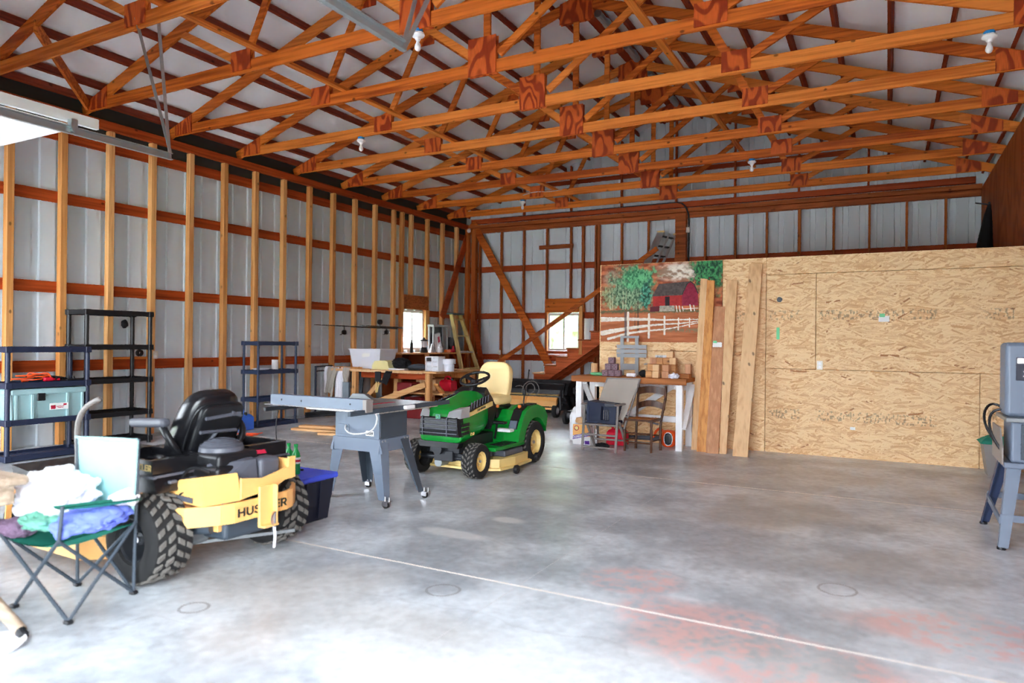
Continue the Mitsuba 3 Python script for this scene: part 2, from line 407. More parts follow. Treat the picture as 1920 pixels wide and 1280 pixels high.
for i in range(0, 17):
    xx = .344+.64*i; lo = .04
    if i in (3, 4): lo = 2.53 if i == 4 else .04
    put('stud', cb(xx-.021, xx+.021, 0, .09, lo, 4.26, .003), 'post_wood', 'wall_back')
for xx in (2.27, 3.22, 3.62, 8.02): put('stud', cb(xx-.03, xx+.03, 0.002, .088, .04, 2.2 if xx == 2.27 else 4.26), 'stud_wood_1' if xx < 2.5 else 'post_wood', 'wall_back')
put('stud', cb(3.17, 3.215, -.02, .08, 1.2, 2.2), 'stud_wood_2', 'wall_back')
put('post', cb(5.46, 5.70, -.07, .085, .0, 4.37, .006), 'plate_wood_x', 'wall_back', label='broad dark post in the middle of the wall')
put('corner_post', cb(.125, .26, -.05, .085, 0, 4.37, .006), 'post_wood', 'wall_back')
put('sole_plate', cb(0, WID, 0, .09, 0, .04), 'girt_wood_x', 'wall_back')
put('top_plate', cb(0, WID, -.02, .085, 4.26, 4.37), 'plate_wood_x', 'wall_back')
put('top_plate', cb(0, WID, -.06, .085, 4.38, 4.47), 'plate_wood_x', 'wall_back')
put('top_plate', cb(0.1, WID-.1, -.03, .06, 4.50, 4.62), 'girt_wood_x', 'wall_back')
for i, xx in enumerate(np.arange(1.6, 9.9, 1.28)):
    put('gable_stud', cb(xx-.02, xx+.02, .03, .12, 4.62, roofz(xx)-.05), 'girt_wood_x', 'wall_back')
put('gable_girt', bx(2.2, WID-2.2, .1, .13, 5.3, 5.4), 'girt_wood_x', 'wall_back')
put('window_header', cb(2.24, 3.27, -.012, .088, 2.2, 2.53), 'truss_wood_1', 'wall_back')
put('window_sill', cb(2.24, 3.5, -.02, .088, 1.195, 1.26), 'girt_wood_x', 'wall_back')
put('block', cb(2.08, 2.98, -.04, -.002, 3.74, 3.84), 'plate_wood_x', 'wall_back', label='short board nailed across two studs')
put('diagonal_brace', beam((.15, -.025, 4.55), (2.45, -.025, .79), .038, .19, (0, 1, 0)).copy() if False else beam((.15, -.025, 4.55), (2.45, -.025, .79), .19, .038, (0, 1, 0)), 'truss_wood_1', 'wall_back')

setting('wall_right', 'right wall lined with brown plywood, seen high at the right edge')
for y0 in np.arange(-15.5, 0, 1.22):
    put('plywood_sheet', bx(WID-.012, WID, y0, min(y0+1.215, .0), 0, 4.4), 'wall_plywood', 'wall_right')
put('steel_cladding', bx(WID+.1, WID+.13, -15.6, .2, 0, 4.86), 'steel', 'wall_right')

setting('wall_front', 'front wall behind the viewer with two open garage doorways')
for a, b, z0, z1 in ((-.13, .5, 0, 3.05), (3.3, 6.9, 0, 3.05), (9.95, 11.28, 0, 3.05), (-.13, 11.28, 3.05, 4.7)):
    put('wall_section', bx(a, b, -15.62, -15.52, z0, z1), 'steel', 'wall_front')
put('wall_section', prism([(-.1, 4.7), (11.25, 4.7), (11.25, 4.8), (RX, 6.7), (-.1, 4.8)], -15.62, -15.52, 'xz'), 'steel', 'wall_front')

# ---- roof: insulation sheets, purlins, ridge foil
setting('ceiling', 'open roof with white insulation sheets between dark red purlins')
def roof_sheet(side):
    nx, ny = 60, 150
    xs = np.linspace(-.25, RX, nx); ys = np.linspace(-15.65, .2, ny)
    X_, Y_ = np.meshgrid(xs, ys, indexing='ij')
    P = np.stack([X_, Y_, 0*X_], -1).reshape(-1, 3)
    z = 4.80+.34*P[:, 0]+(meshkit.fbm(P*V([2.2, 1.1, 1]), 3, 5+side)-.5)*.05
    z = z+.014*np.abs(np.sin(P[:, 0]*np.pi/.605))
    xx = P[:, 0] if side == 0 else WID-P[:, 0]
    v = np.stack([xx, P[:, 1], z], 1); i, j = np.meshgrid(np.arange(nx-1), np.arange(ny-1), indexing='ij')
    q = np.stack([i*ny+j, (i+1)*ny+j, (i+1)*ny+j+1, i*ny+j+1], -1).reshape(-1, 4)
    return trimesh.Trimesh(v, np.vstack([q[:, [0, 1, 2]], q[:, [0, 2, 3]]]), process=False)
for s in (0, 1): put('insulation_sheet', roof_sheet(s), 'insulation', 'ceiling', smooth=True)
for s in (0, 1):
    sg = lambda x: x if s == 0 else WID-x
    put('roof_deck', hull([(sg(-.3), -15.7, 4.86-.102), (sg(RX), -15.7, 4.86+.34*RX), (sg(-.3), .25, 4.86-.102), (sg(RX), .25, 4.86+.34*RX),
                           (sg(-.3), -15.7, 4.90-.102), (sg(RX), -15.7, 4.90+.34*RX), (sg(-.3), .25, 4.90-.102), (sg(RX), .25, 4.90+.34*RX)]), 'steel', 'ceiling')
    for i in range(-1, 9):
        x = .30+.606*i if i >= 0 else -.02
        put('purlin', beam((sg(x), -15.5, 4.738+.34*x), (sg(x), .1, 4.738+.34*x), .042, .10, (-.32 if s == 0 else .32, 0, 1)), 'purlin_wood', 'ceiling')
put('ridge_board', cb(RX-.16, RX+.16, -15.4, .08, 6.56, 6.60), 'purlin_wood', 'ceiling')
for k in range(8):
    yk = -.84-1.28*k
    put('ridge_duct', tube([(RX+.16, yk-.25, 6.44), (RX+.16, yk-.5, 6.46), (RX+.16, yk-.52, 6.45), (RX+.16, yk-.85, 6.45)], [.06, .07, .055, .06], 10), 'galvanized', 'ceiling', label='shiny metal duct piece under the ridge')

# ---- trusses
ORD = ['first', 'second', 'third', 'fourth', 'fifth', 'sixth', 'seventh', 'eighth', 'ninth', 'tenth', 'eleventh']
W2 = lambda s, x: x if s == 0 else WID-x
def truss(k):
    yk = -.84-1.28*k
    t = thing('roof_truss', f'orange pine roof truss with plywood gussets, {ORD[k]} one from the back wall', 'roof truss', 'roof trusses across the building')
    mt = lambda: f'truss_wood_{rng.randrange(3)}'
    put('bottom_chord', cb(.02, WID-.02, yk-.019, yk+.019, CH, CH+.142, .003), mt(), t)
    tc = lambda x: 4.555+.34*x
    for s in (0, 1):
        put('top_chord', beam((W2(s, -.08), yk, tc(-.08)+.03), (W2(s, RX), yk, tc(RX)+.03), .038, .142, (0, 0, 1)), mt(), t)
        q = 3.05
        put('web', beam((W2(s, q-.05), yk, CH+.14), (W2(s, 1.95), yk, tc(1.95)), .036, .088), mt(), t)
        put('web', beam((W2(s, q+.05), yk, CH+.14), (W2(s, 3.72), yk, tc(3.72)), .036, .088), mt(), t)
        put('web', beam((W2(s, RX-.16), yk, CH+.2), (W2(s, 3.85), yk, tc(3.85)), .036, .088), mt(), t)
    put('king_post', cb(RX-.044, RX+.044, yk-.018, yk+.018, CH+.1, tc(RX)), mt(), t)
    for sy in (-1, 1):
        ya, yb = (yk-.034, yk-.0195) if sy < 0 else (yk+.0195, yk+.034)
        for s in (0, 1):
            a, b = sorted((W2(s, .10), W2(s, .48)))
            put('gusset', hull([(p, yy_, z) for p, z in ((a, CH+.01), (b, CH+.01), (a, tc(W2(s, a))+.09), (b, tc(W2(s, b))+.09)) for yy_ in (ya, yb)]), 'plywood', t)
            c = W2(s, q); put('gusset', bx(c-.16, c+.16, ya, yb, CH+.03, CH+.26), 'plywood', t)
            c = W2(s, 3.78); put('gusset', bx(c-.14, c+.14, ya, yb, tc(3.78)-.14, tc(3.78)+.1), 'plywood', t) if sy > 0 else None
        put('gusset', bx(RX-.24, RX+.13, ya, yb, CH-.01, CH+.42), 'plywood', t)
        put('gusset', hull([(RX+dx, yy_, tc(RX)+dz) for dx, dz in ((-.26, -.28), (.26, -.28), (.26, .02), (-.26, .02), (0, .09)) for yy_ in (ya, yb)]), 'plywood', t)
for k in range(11): truss(k)
t = thing('bracing_board', 'long pine bracing board lying along the trusses, left of the ridge', 'bracing board', 'long bracing boards along the trusses')
scene[t] = mikit.ply(cb(3.40, 3.49, -14.5, -.2, CH+.143, CH+.181), 'brace_wood')
t = thing('bracing_board', 'long pine bracing board lying along the trusses, right of the ridge', 'bracing board', 'long bracing boards along the trusses')
scene[t] = mikit.ply(cb(7.10, 7.19, -14.5, -.2, 5.16, 5.2), 'brace_wood')

t = thing('bracing_board', 'short pine brace rising from the left wall plate near the open door panel', 'bracing board')
scene[t] = mikit.ply(beam((.05, -9.83, 4.62), (1.25, -11.1, 4.93), .035, .14, (0, 0, 1)), 'brace_wood')

# ---- windows
def window(n, label, to3, w, z0, z1):
    k = setting(f'window_{n}', label)
    def bar(name, a0, a1, za, zb, d0, d1, mat='white_plastic', lab=None):
        P = [to3(a, d, z) for a in (a0, a1) for d in (d0, d1) for z in (za, zb)]
        put(name, hull(P), mat, k, label=lab)
    f = .05
    bar('frame', 0, w, z0, z0+f, -.03, .05); bar('frame', 0, w, z1-f, z1, -.03, .05)
    bar('frame', 0, f, z0+f, z1-f, -.03, .05); bar('frame', w-f, w, z0+f, z1-f, -.03, .05)
    bar('sash_rail', w/2-.022, w/2+.022, z0+f, z1-f, -.015, .04)
    for a, b, d in ((f, w/2-.022, .0), (w/2+.022, w-f, .02)):
        P = [to3(a, d, z0+f), to3(b, d, z0+f), to3(b, d, z1-f), to3(a, d, z1-f)]
        put('pane', trimesh.Trimesh(P, [[0, 1, 2], [0, 2, 3]], process=False), 'window_glass', k)
window(1, 'small white sliding window in the left wall above the workbench', lambda a, d, z: (-.09-d, WL[0]+a, z), WL[1]-WL[0], WL[2], WL[3])
window(2, 'small white sliding window in the back wall above the stairs', lambda a, d, z: (WB[0]+a, .03+d, z), WB[1]-WB[0], WB[2], WB[3])

# ---- OSB partition and loft
setting('wall_partition', 'tan strand board partition wall across the right half, with printed stamps')
PX0 = 5.74; PY = -5.32
SH = [(PX0, 7.58, 1.36, 2.66), (PX0, 8.165, 0, 1.355), (8.17, 10.62, 0, 1.14), (8.17, 8.795, 1.144, 2.42), (7.585, 8.166, 1.36, 2.66), (8.80, 11.13, 1.144, 2.42), (8.17, 11.13, 2.424, 2.66), (10.624, 11.13, 0, 1.14)]
for a, b, z0, z1 in SH: put('osb_sheet', cb(a+.001, b-.001, PY, PY+.012, z0+.001, z1-.001, .0015), 'osb_stamped', 'wall_partition')
for xx in np.arange(PX0+.02, 11.1, .41): put('stud', bx(xx, xx+.038, PY+.013, PY+.10, .0, 2.6), 'stud_wood_1', 'wall_partition')
put('backing_sheet', bx(PX0, 11.13, PY+.101, PY+.11, 0, 2.6), 'osb', 'wall_partition')
setting('floor_loft', 'loft deck behind the top of the strand board wall')
scene['floor_loft'] = mikit.ply(bx(PX0, 11.12, PY+.015, -1.25, 2.45, 2.64), 'osb')
put('deck_board', bx(7.2, 11.12, -1.25, -.03, 2.45, 2.64), 'osb', 'floor_loft')

# ---- garage doors folded up under the roof
def garage_door(n, label, x0, x1, tx, y_end, z):
    k = setting(f'door_{n}', label)
    ys = np.linspace(-15.0, y_end, 6)
    for a, b in zip(ys[:-1], ys[1:]):
        m_ = cb(x0, x1, a+.004, b-.004, z-.005, z+.045, .006)
        put('panel', m_, 'white_paint', k)
    e = y_end+.93
    put('edge_strip', cb(*sorted((tx-.07, tx-.03) if tx > x1 else (tx+.03, tx+.07)), -15.0, y_end+.22, z+.05, z+.145, .004), 'white_plastic', k)
    for s, txx in ((1, tx), (-1, x0-.06 if tx > x1 else x1+.06)):
        prof = [(txx-.018, z-.06), (txx+.018, z-.06), (txx+.018, z-.05), (txx-.008, z-.05), (txx-.008, z+.0), (txx+.018, z), (txx+.018, z+.008), (txx-.018, z+.008)]
        if n == 1 and s == -1: continue
        put('track', prism(prof, -15.2, e, 'xz'), 'galvanized', k)
        put('hanger_strap', beam((txx, e-.02, z-.06), (txx+.0, -11.06, CH+.1), .035, .004, (1, 0, 0)), 'galvanized', k)
        put('hanger_strap', beam((txx+.02, e-.03, z-.0), (txx-.28, -11.10, CH+.1), .035, .004, (1, 0, 0)), 'galvanized', k)
        put('roller_bracket', cat_([cb(txx-.03, txx+.03, y_end-.06, y_end+.0, z-.02, z+.07, .004), cyl((txx-.05, y_end-.03, z-.025), (txx+.03, y_end-.03, z-.025), .02)]), 'galvanized', k)
garage_door(1, 'white garage door stored open overhead at the far left', .55, 3.27, 3.34, -11.82, 3.3)
garage_door(2, 'white garage door stored open overhead, top middle of the view', 7.02, 9.85, 6.95, -12.78, 3.34)

# ---- outside
put('ground', bx(-40, 50, -45, 40, -.4, -.16), 'grass', None); labels['ground'] = {'label': 'grass outside the building', 'kind': 'structure'}; roots.add('ground')
put('driveway', bx(-3, 14, -40, -15.62, -.16, -.02), 'gravel', None); labels['driveway'] = {'label': 'pale gravel apron outside the doorways', 'kind': 'structure'}
for i, (bxx, by, s) in enumerate([(1.8, 6.0, 1.1), (-.6, 9.0, 1.7), (.8, 15.0, 2.6), (-4.4, 1.2, 1.0), (-9.5, 4.2, 1.8), (3.4, 11.0, 1.3)]):
    t = thing('garden_tree', ['leafy green tree right outside the back window', 'leafy tree beyond the left part of the back window', 'tall tree farther beyond the back window', 'pale green bush outside the left window', 'tall tree beyond the left window', 'round tree behind the right part of the back window'][i], 'tree', 'trees outside the windows')
    put('crown', blob((bxx, by, s*1.25), (s*.9, s*.9, s*1.1), 4, .5, 9, i), 'leaf', t)
    put('trunk', cyl((bxx, by, -.2), (bxx, by, s), .09), 'bark', t)
# ================================================================ vehicles
def se(c, r, e1=.5, e2=.5, nu=16, nv=28):          # superellipsoid
    u = np.linspace(-np.pi/2, np.pi/2, nu); w = np.linspace(-np.pi, np.pi, nv, endpoint=False)
    f = lambda t, e: np.sign(t)*np.abs(t)**e
    U_, W_ = np.meshgrid(u, w, indexing='ij')
    v = np.stack([f(np.cos(U_), e1)*f(np.cos(W_), e2)*r[0], f(np.cos(U_), e1)*f(np.sin(W_), e2)*r[1], f(np.sin(U_), e1)*r[2]], -1).reshape(-1, 3)+V(c)
    i, j = np.meshgrid(np.arange(nu-1), np.arange(nv), indexing='ij'); k = (j+1) % nv
    q = np.stack([i*nv+j, i*nv+k, (i+1)*nv+k, (i+1)*nv+j], -1).reshape(-1, 4)
    return trimesh.Trimesh(v, np.vstack([q[:, [0, 1, 2]], q[:, [0, 2, 3]]]), process=False)
def loft(secs, cap=True):                          # list of (n,3) rings
    n = len(secs[0]); v = np.vstack(secs); f = []
    for i in range(len(secs)-1):
        for k in range(n):
            l = (k+1) % n; f += [[i*n+k, i*n+l, (i+1)*n+l], [i*n+k, (i+1)*n+l, (i+1)*n+k]]
    if cap:
        for i, fl in ((0, 1), (len(secs)-1, 0)):
            v = np.vstack([v, secs[i].mean(0)]); c = len(v)-1
            for k in range(n):
                l = (k+1) % n; f.append([c, i*n+l, i*n+k] if fl else [c, i*n+k, i*n+l])
    m = trimesh.Trimesh(v, f, process=False)
    if m.volume < 0: m.invert()
    return m
def tyre_mesh(R, w, rim, lugs=26, rows=4, lug_h=.014, lug=(.5, .58)):
    h = w/2
    prof = [(rim, -h*.72), (rim+.012, -h*.92), (R*.72, -h), (R*.88, -h*.97), (R*.965, -h*.84), (R-.004, -h*.6), (R, 0), (R-.004, h*.6), (R*.965, h*.84), (R*.88, h*.97), (R*.72, h), (rim+.012, h*.92), (rim, h*.72), (rim, -h*.72)]
    body = trimesh.creation.revolve(V(prof), sections=40)
    if body.volume < 0: body.invert()
    out = [body]
    rw = 2*h*.86/rows; da = 2*np.pi/lugs
    for i in range(lugs):
        for j in range(rows):
            z = -h*.86+rw*(j+.5); a = da*(i+(.5 if j % 2 else 0))
            sk = .35*da*(1 if j < rows/2 else -1)
            edge = abs(z)/h; r0 = R-.008-(.028*R if edge > .6 else 0)
            P = []
            for dz in (-.5, .5):
                for dq in (-.5, .5):
                    for rr, sc in ((r0, 1), (r0+lug_h, .82)):
                        aa = a+dq*da*lug[0]*sc+sk*dz; zz = z+dz*rw*lug[1]*sc*1.25
                        P.append((rr*math.cos(aa), rr*math.sin(aa), zz))
            out.append(hull(P))
    return body, cat_(out[1:])
def place(m, c, axis, sgn=1):
    v = m.vertices
    if axis == 'y': nv = np.stack([v[:, 0], v[:, 2]*sgn, v[:, 1]], 1)
    elif axis == 'x': nv = np.stack([v[:, 2]*sgn, v[:, 0], v[:, 1]], 1)
    m2 = trimesh.Trimesh(nv+V(c), m.faces, process=False)
    if m2.volume < 0: m2.invert()
    return m2
def wheel(parent, c, axis, out, R, w, rim, rim_mat, lugs, rows, dish=.05, lug_h=.014, spokes=0):
    """one wheel; out = +1/-1: the side the hub faces"""
    bd, tr = tyre_mesh(R, w, rim, lugs, rows, lug_h)
    k = put('wheel', place(bd, c, axis), 'rubber', parent, smooth=35, label='knobbly black tyre')
    put('tread', place(tr, c, axis), 'dusty_rubber', k, kind='stuff', label='dusty tread lugs')
    h = w/2
    prof = [(rim+.004, h*.74), (rim+.012, h*.80), (rim-.002, h*.82), (rim-.012, h*.7), (rim*.86, h*.62-dish*.5), (rim*.62, h*.6-dish), (rim*.34, h*.6-dish*.8), (rim*.3, h*.6-dish*.2), (rim*.16, h*.6-dish*.15), (0.0005, h*.6-dish*.15)]
    m = trimesh.creation.revolve(V(prof), sections=32)
    put('rim', place(m, c, axis, out), rim_mat, k, smooth=35)
    hub = [cyl((0, 0, h*.6-dish), (0, 0, h*.6-dish*.15+.016), rim*.14, 10)]
    for i in range(5):
        a = i*2*np.pi/5; hub.append(cyl((rim*.46*math.cos(a), rim*.46*math.sin(a), h*.6-dish), (rim*.46*math.cos(a), rim*.46*math.sin(a), h*.6-dish+.014), .011, 6))
    put('lug_nut', place(cat_(hub), c, axis, out), 'chrome', k, label='bright hub and wheel nuts')
    return k

# ---- zero-turn mower, its rear to the right
t = thing('zero_turn_mower', 'yellow and black zero-turn mower standing behind the teal folding camp chair', 'riding mower')
wheel(t, (5.75, -12.72, .272), 'y', -1, .252, .27, .125, 'dark_metal', 22, 4, .10, .021)
wheel(t, (5.75, -11.78, .272), 'y', 1, .252, .27, .125, 'dark_metal', 22, 4, .10, .021)
for yy in (-12.6, -11.9):
    k = put('caster_wheel', place(tyre_mesh(.12, .1, .05, 14, 2, .004)[0], (4.05, yy, .121), 'y'), 'rubber', t, smooth=35)
    put('fork', cat_([beam((4.05, yy-.07, .12), (4.08, yy-.07, .33), .04, .012, (1, 0, 0)), beam((4.05, yy+.07, .12), (4.08, yy+.07, .33), .04, .012, (1, 0, 0)), cb(4.04, 4.12, yy-.08, yy+.08, .32, .35)]), 'yellow_paint', k)
put('frame_rail', cat_([cb(4.0, 6.05, -12.48, -12.42, .28, .36), cb(4.0, 6.05, -12.08, -12.02, .28, .36), cb(4.0, 4.1, -12.65, -11.85, .30, .37)]), 'yellow_paint', t)
deck = prism([(4.42, -12.7), (4.55, -12.86), (5.3, -12.88), (5.46, -12.74), (5.46, -11.78), (5.3, -11.64), (4.55, -11.62), (4.42, -11.8)], .10, .235)
put('mower_deck', deck, 'yellow_paint', t)
put('deck_shield', cb(4.66, 4.9, -12.9, -12.62, .12, .25, .02), 'black_plastic', t); put('pulley_cover', cyl((4.75, -12.3, .23), (4.75, -12.3, .3), .1), 'black_plastic', t)
put('foot_pan', hull([(3.85, -12.55, .50), (3.85, -11.95, .50), (3.9, -12.55, .36), (3.9, -11.95, .36), (4.6, -12.5, .34), (4.6, -12.0, .34), (4.6, -12.5, .38), (4.6, -12.0, .38)]), 'black_plastic', t)
put('front_frame', cat_([beam((3.82, -12.6, .40), (3.82, -11.9, .40), .06, .06), beam((3.82, -12.6, .40), (4.6, -12.55, .32), .05, .05), beam((3.82, -11.9, .40), (4.6, -11.95, .32), .05, .05)]), 'yellow_paint', t)
# seat
bk = se((0, 0, 0), (.085, .228, .29), .55, .6, 20, 40)
v = bk.vertices.copy(); v[:, 1] *= 1-.13*np.clip(v[:, 2]/.285, -.3, 1); v[:, 0] -= .04*(v[:, 1]/.245)**2
bk = rot(trimesh.Trimesh(v, bk.faces, process=False), 24, [0, 1, 0]); bk = mv(bk, 5.55, -12.18, .845)
k = put('seat_back', bk, 'black_gloss', t, smooth=60)
sh = se((0, 0, 0), (.035, .165, .215), .3, .35, 14, 28); sh = mv(rot(sh, 24, [0, 1, 0]), 5.622, -12.17, .83)
put('back_shell', sh, 'black_plastic', k, smooth=40, label='moulded shell on the back of the seat')
rid = []
for (y0, z0, y1, z1) in ((-.14, .13, .13, .15), (-.15, .03, .14, .02), (-.10, -.1, .02, -.11), (-.12, -.16, -.02, .02), (.06, .16, .14, .13)):
    rid.append(beam((.03, y0, z0), (.03, y1, z1), .02, .022, (1, 0, 0), .005))
put('shell_rib', mv(rot(cat_(rid), 24, [0, 1, 0]), 5.634, -12.17, .83), 'grey_plastic', k)
put('seat_piping', mv(rot(tube(np.stack([0*np.linspace(0, 1, 40)+.012, .20*np.sign(np.cos(np.linspace(0, 2*np.pi, 40, False)))*np.abs(np.cos(np.linspace(0, 2*np.pi, 40, False)))**.5, .222*np.sign(np.sin(np.linspace(0, 2*np.pi, 40, False)))*np.abs(np.sin(np.linspace(0, 2*np.pi, 40, False)))**.5], 1), .008, 6, True), 24, [0, 1, 0]), 5.605, -12.175, .835), 'black_plastic', k)
put('seat_cushion', se((5.24, -12.19, .63), (.28, .25, .07), .4, .4), 'black_gloss', t, smooth=60)
put('seat_base', cb(4.98, 5.6, -12.36, -12.02, .42, .57, .02), 'black_plastic', t)
for sy, far in ((-1, 0), (1, 1)):
    yy = -12.19+sy*.29
    k = put('armrest', rot(rb(5.2, 5.56, yy-.035, yy+.035, .885, .945, .025), -3, [0, 1, 0], (5.5, yy, .9)), 'grey_plastic', t, smooth=40)
    put('arm_bracket', tube(spline([(5.5, yy, .9), (5.58, yy, .82), (5.6, yy-sy*.05, .72), (5.6, yy-sy*.08, .66)], 12), .024, 8), 'black_plastic', k, smooth=True)
    yb = -12.6 if sy < 0 else -11.86
    k = put('lap_bar', tube(spline([(4.78+far*.14, yb, .42), (4.79+far*.18, yb, .7), (4.80+far*.2, yb, .90), (4.85+far*.22, yb-sy*.01, .98), (4.97+far*.22, yb-sy*.04, 1.05)], 22), .019, 10), 'taupe_metal', t, smooth=True, label='grey steering lever')
# fender pods with trays
for sy in (-1, 1):
    y0, y1 = (-12.74, -12.38) if sy < 0 else (-12.03, -11.70)
    poly = [(5.02, .50), (5.84, .54), (5.80, .65), (5.80, .73), (5.10, .74), (4.98, .62)]
    m = tm(m3.Manifold(m3.Mesh(V(prism(poly, y0, y1, 'xz').vertices, dtype=np.float32), np.array(prism(poly, y0, y1, 'xz').faces, np.uint32))) - m3.Manifold.cube((.44, y1-y0-.05, .2)).translate((5.30, y0+.025, .64)))
    k = put('fender_pod', m, 'black_gloss', t, label='glossy black fender with a tray in its top')
    put('rim_bead', cat_([beam((5.0, yy_, .612), (5.83, yy_, .632), .014, .014) for yy_ in (y0-.004, y1+.004)]+[beam((5.815, y0, .635), (5.815, y1, .635), .014, .014)]), 'grey_plastic', k)
    put('knob_tab', cat_([cb(5.845-.02, 5.85, y0+.08+i*.14, y0+.13+i*.14, .585, .605) for i in range(2)]), 'grey_plastic', k)
    if sy < 0: put('lettering', text_on('HUSTLER', .036, (5.56, y0-.002, .668), (1, 0, 0), (0, 0, 1), .003, True, .23), 'cream_yellow', k, label='gold brand lettering')
put('control_knob', cat_([cyl((5.45, -11.9, .73), (5.45, -11.9, .79), .022), cyl((5.38, -11.93, .73), (5.38, -11.93, .78), .016)]), 'red_plastic', t, label='red knob')
# engine
k = put('engine', cat_([rb(5.78, 6.08, -12.40, -12.0, .50, .66, .03), rb(5.80, 6.04, -12.36, -12.04, .62, .73, .03)]), 'black_plastic', t, smooth=35)
put('fan_screen', cat_([lathe([(.0, .80), (.05, .80), (.10, .785), (.135, .755), (.14, .725), (0, .725)], 28, at=(5.87, -12.2, 0))]+[tube([(5.87+r_*math.cos(a), -12.2+r_*math.sin(a), z_) for a in np.linspace(0, 2*np.pi, 28, False)], .003, 5, True) for r_, z_ in ((.05, .803), (.08, .796), (.105, .786), (.128, .768))]+[beam((5.87, -12.2, .803), (5.87+.13*math.cos(a), -12.2+.13*math.sin(a), .765), .005, .004) for a in np.linspace(0, 2*np.pi, 12, False)]), 'grey_plastic', k, smooth=30)
put('cowl', hull([(5.98, -12.40, .52), (6.12, -12.40, .52), (5.98, -12.12, .52), (6.12, -12.12, .52), (5.96, -12.38, .67), (6.09, -12.2, .68), (5.96, -12.1, .70), (6.10, -12.12, .68), (6.1, -12.36, .58)]), 'grey_plastic', k)
put('air_filter', cat_([rb(5.98, 6.12, -12.10, -11.93, .49, .68, .03)]), 'grey_plastic', k, smooth=35, label='grey air filter box')
put('decal', beam((6.02, -12.14, .712), (6.03, -11.98, .706), .03, .003, (1, 0, 1)), 'printed_red', k, label='red decal')
put('hose', cat_([tube(spline(p, 14), .009, 6) for p in ([(5.86, -12.46, .52), (5.92, -12.5, .6), (6.0, -12.44, .57), (6.08, -12.36, .58)], [(5.84, -12.48, .56), (5.95, -12.47, .66), (6.04, -12.42, .63)], [(5.9, -12.52, .5), (5.98, -12.5, .54), (6.1, -12.4, .53)])]), 'black_plastic', k)
put('fitting', cat_([cyl((5.9, -12.5, .50+.02*i), (5.93+.02*i, -12.5, .52+.02*i), .014, 8) for i in range(3)]+[cyl((6.125, -12.3, .57), (6.14, -12.3, .57), .014, 8)]), 'chrome', k)
for q in [q for q in scene if q.startswith(k)]: scene[q]['to_world'] = T().translate([-.045, -.075, .01])
# rear frame
bar = [(5.80, -12.74), (5.98, -12.66), (6.10, -12.50), (6.13, -12.42), (6.13, -12.0), (6.10, -11.92), (5.98, -11.78), (5.86, -11.72)]
inn = [(x_-.022, y_+(.012 if y_ < -12.2 else -.012)) for x_, y_ in bar]
k = put('rear_bumper', prism(bar+inn[::-1], .335, .455), 'yellow_paint', t)
put('lettering', text_on('HUSTLER', .05, (6.1315, -12.405, .365), (0, 1, 0), (0, 0, 1), .003, True, .40), 'printed_black', k, label='black brand lettering cut by the hitch bracket')
put('side_bracket', hull([(5.70, -12.60, .475), (6.06, -12.60, .46), (5.70, -12.44, .475), (6.11, -12.36, .46), (5.84, -12.585, .60), (6.05, -12.585, .635), (5.88, -12.44, .60), (6.10, -12.38, .635), (6.10, -12.34, .50), (5.72, -12.6, .53), (5.72, -12.44, .53)]), 'yellow_paint', t)
put('grip_strip', beam((5.68, -12.605, .505), (5.98, -12.605, .49), .03, .006, (0, 1, 0)), 'grey_plastic', t)
put('rear_plate', cat_([prism([(-12.37, .47), (-12.1, .50), (-12.02, .535), (-11.93, .54), (-11.93, .68), (-11.98, .68), (-11.99, .615), (-12.2, .575), (-12.37, .60)], 6.112, 6.13, 'yz'), cb(5.90, 6.112, -11.95, -11.93, .53, .66)]), 'yellow_paint', t)
k = put('hitch_bracket', cat_([cb(6.135, 6.155, -12.25, -12.14, .27, .53), cb(6.135, 6.19, -12.145, -12.13, .27, .53), cb(6.135, 6.2, -12.25, -12.13, .27, .285)]), 'yellow_paint', t)
put('hitch_pin', cat_([cyl((6.185, -12.16, .24), (6.185, -12.16, .36), .012), tube(spline([(6.19, -12.16, .36), (6.2, -12.19, .34), (6.2, -12.19, .29), (6.19, -12.16, .27)], 12), .005, 6)]), 'chrome', k)
put('strap', tube([(6.19, -12.16, .26), (6.195, -12.16, .2), (6.19, -12.162, .13)], .009, 6), 'white_cloth', k, label='short white strap hanging from the hitch')
put('muffler', cat_([rb(5.84, 6.08, -12.45, -12.05, .22, .34, .03), cyl((5.9, -12.55, .3), (6.02, -12.5, .31), .035)]), 'saw_dark', t, smooth=35)
put('transaxle', cat_([rb(5.6, 5.88, -12.58, -12.38, .18, .36, .04), rb(5.6, 5.88, -12.12, -11.92, .18, .36, .04), beam((5.62, -12.55, .15), (6.1, -11.9, .17), .03, .02), cyl((5.75, -12.62, .265), (5.75, -11.88, .265), .03)]), 'cast_iron', t, smooth=35)

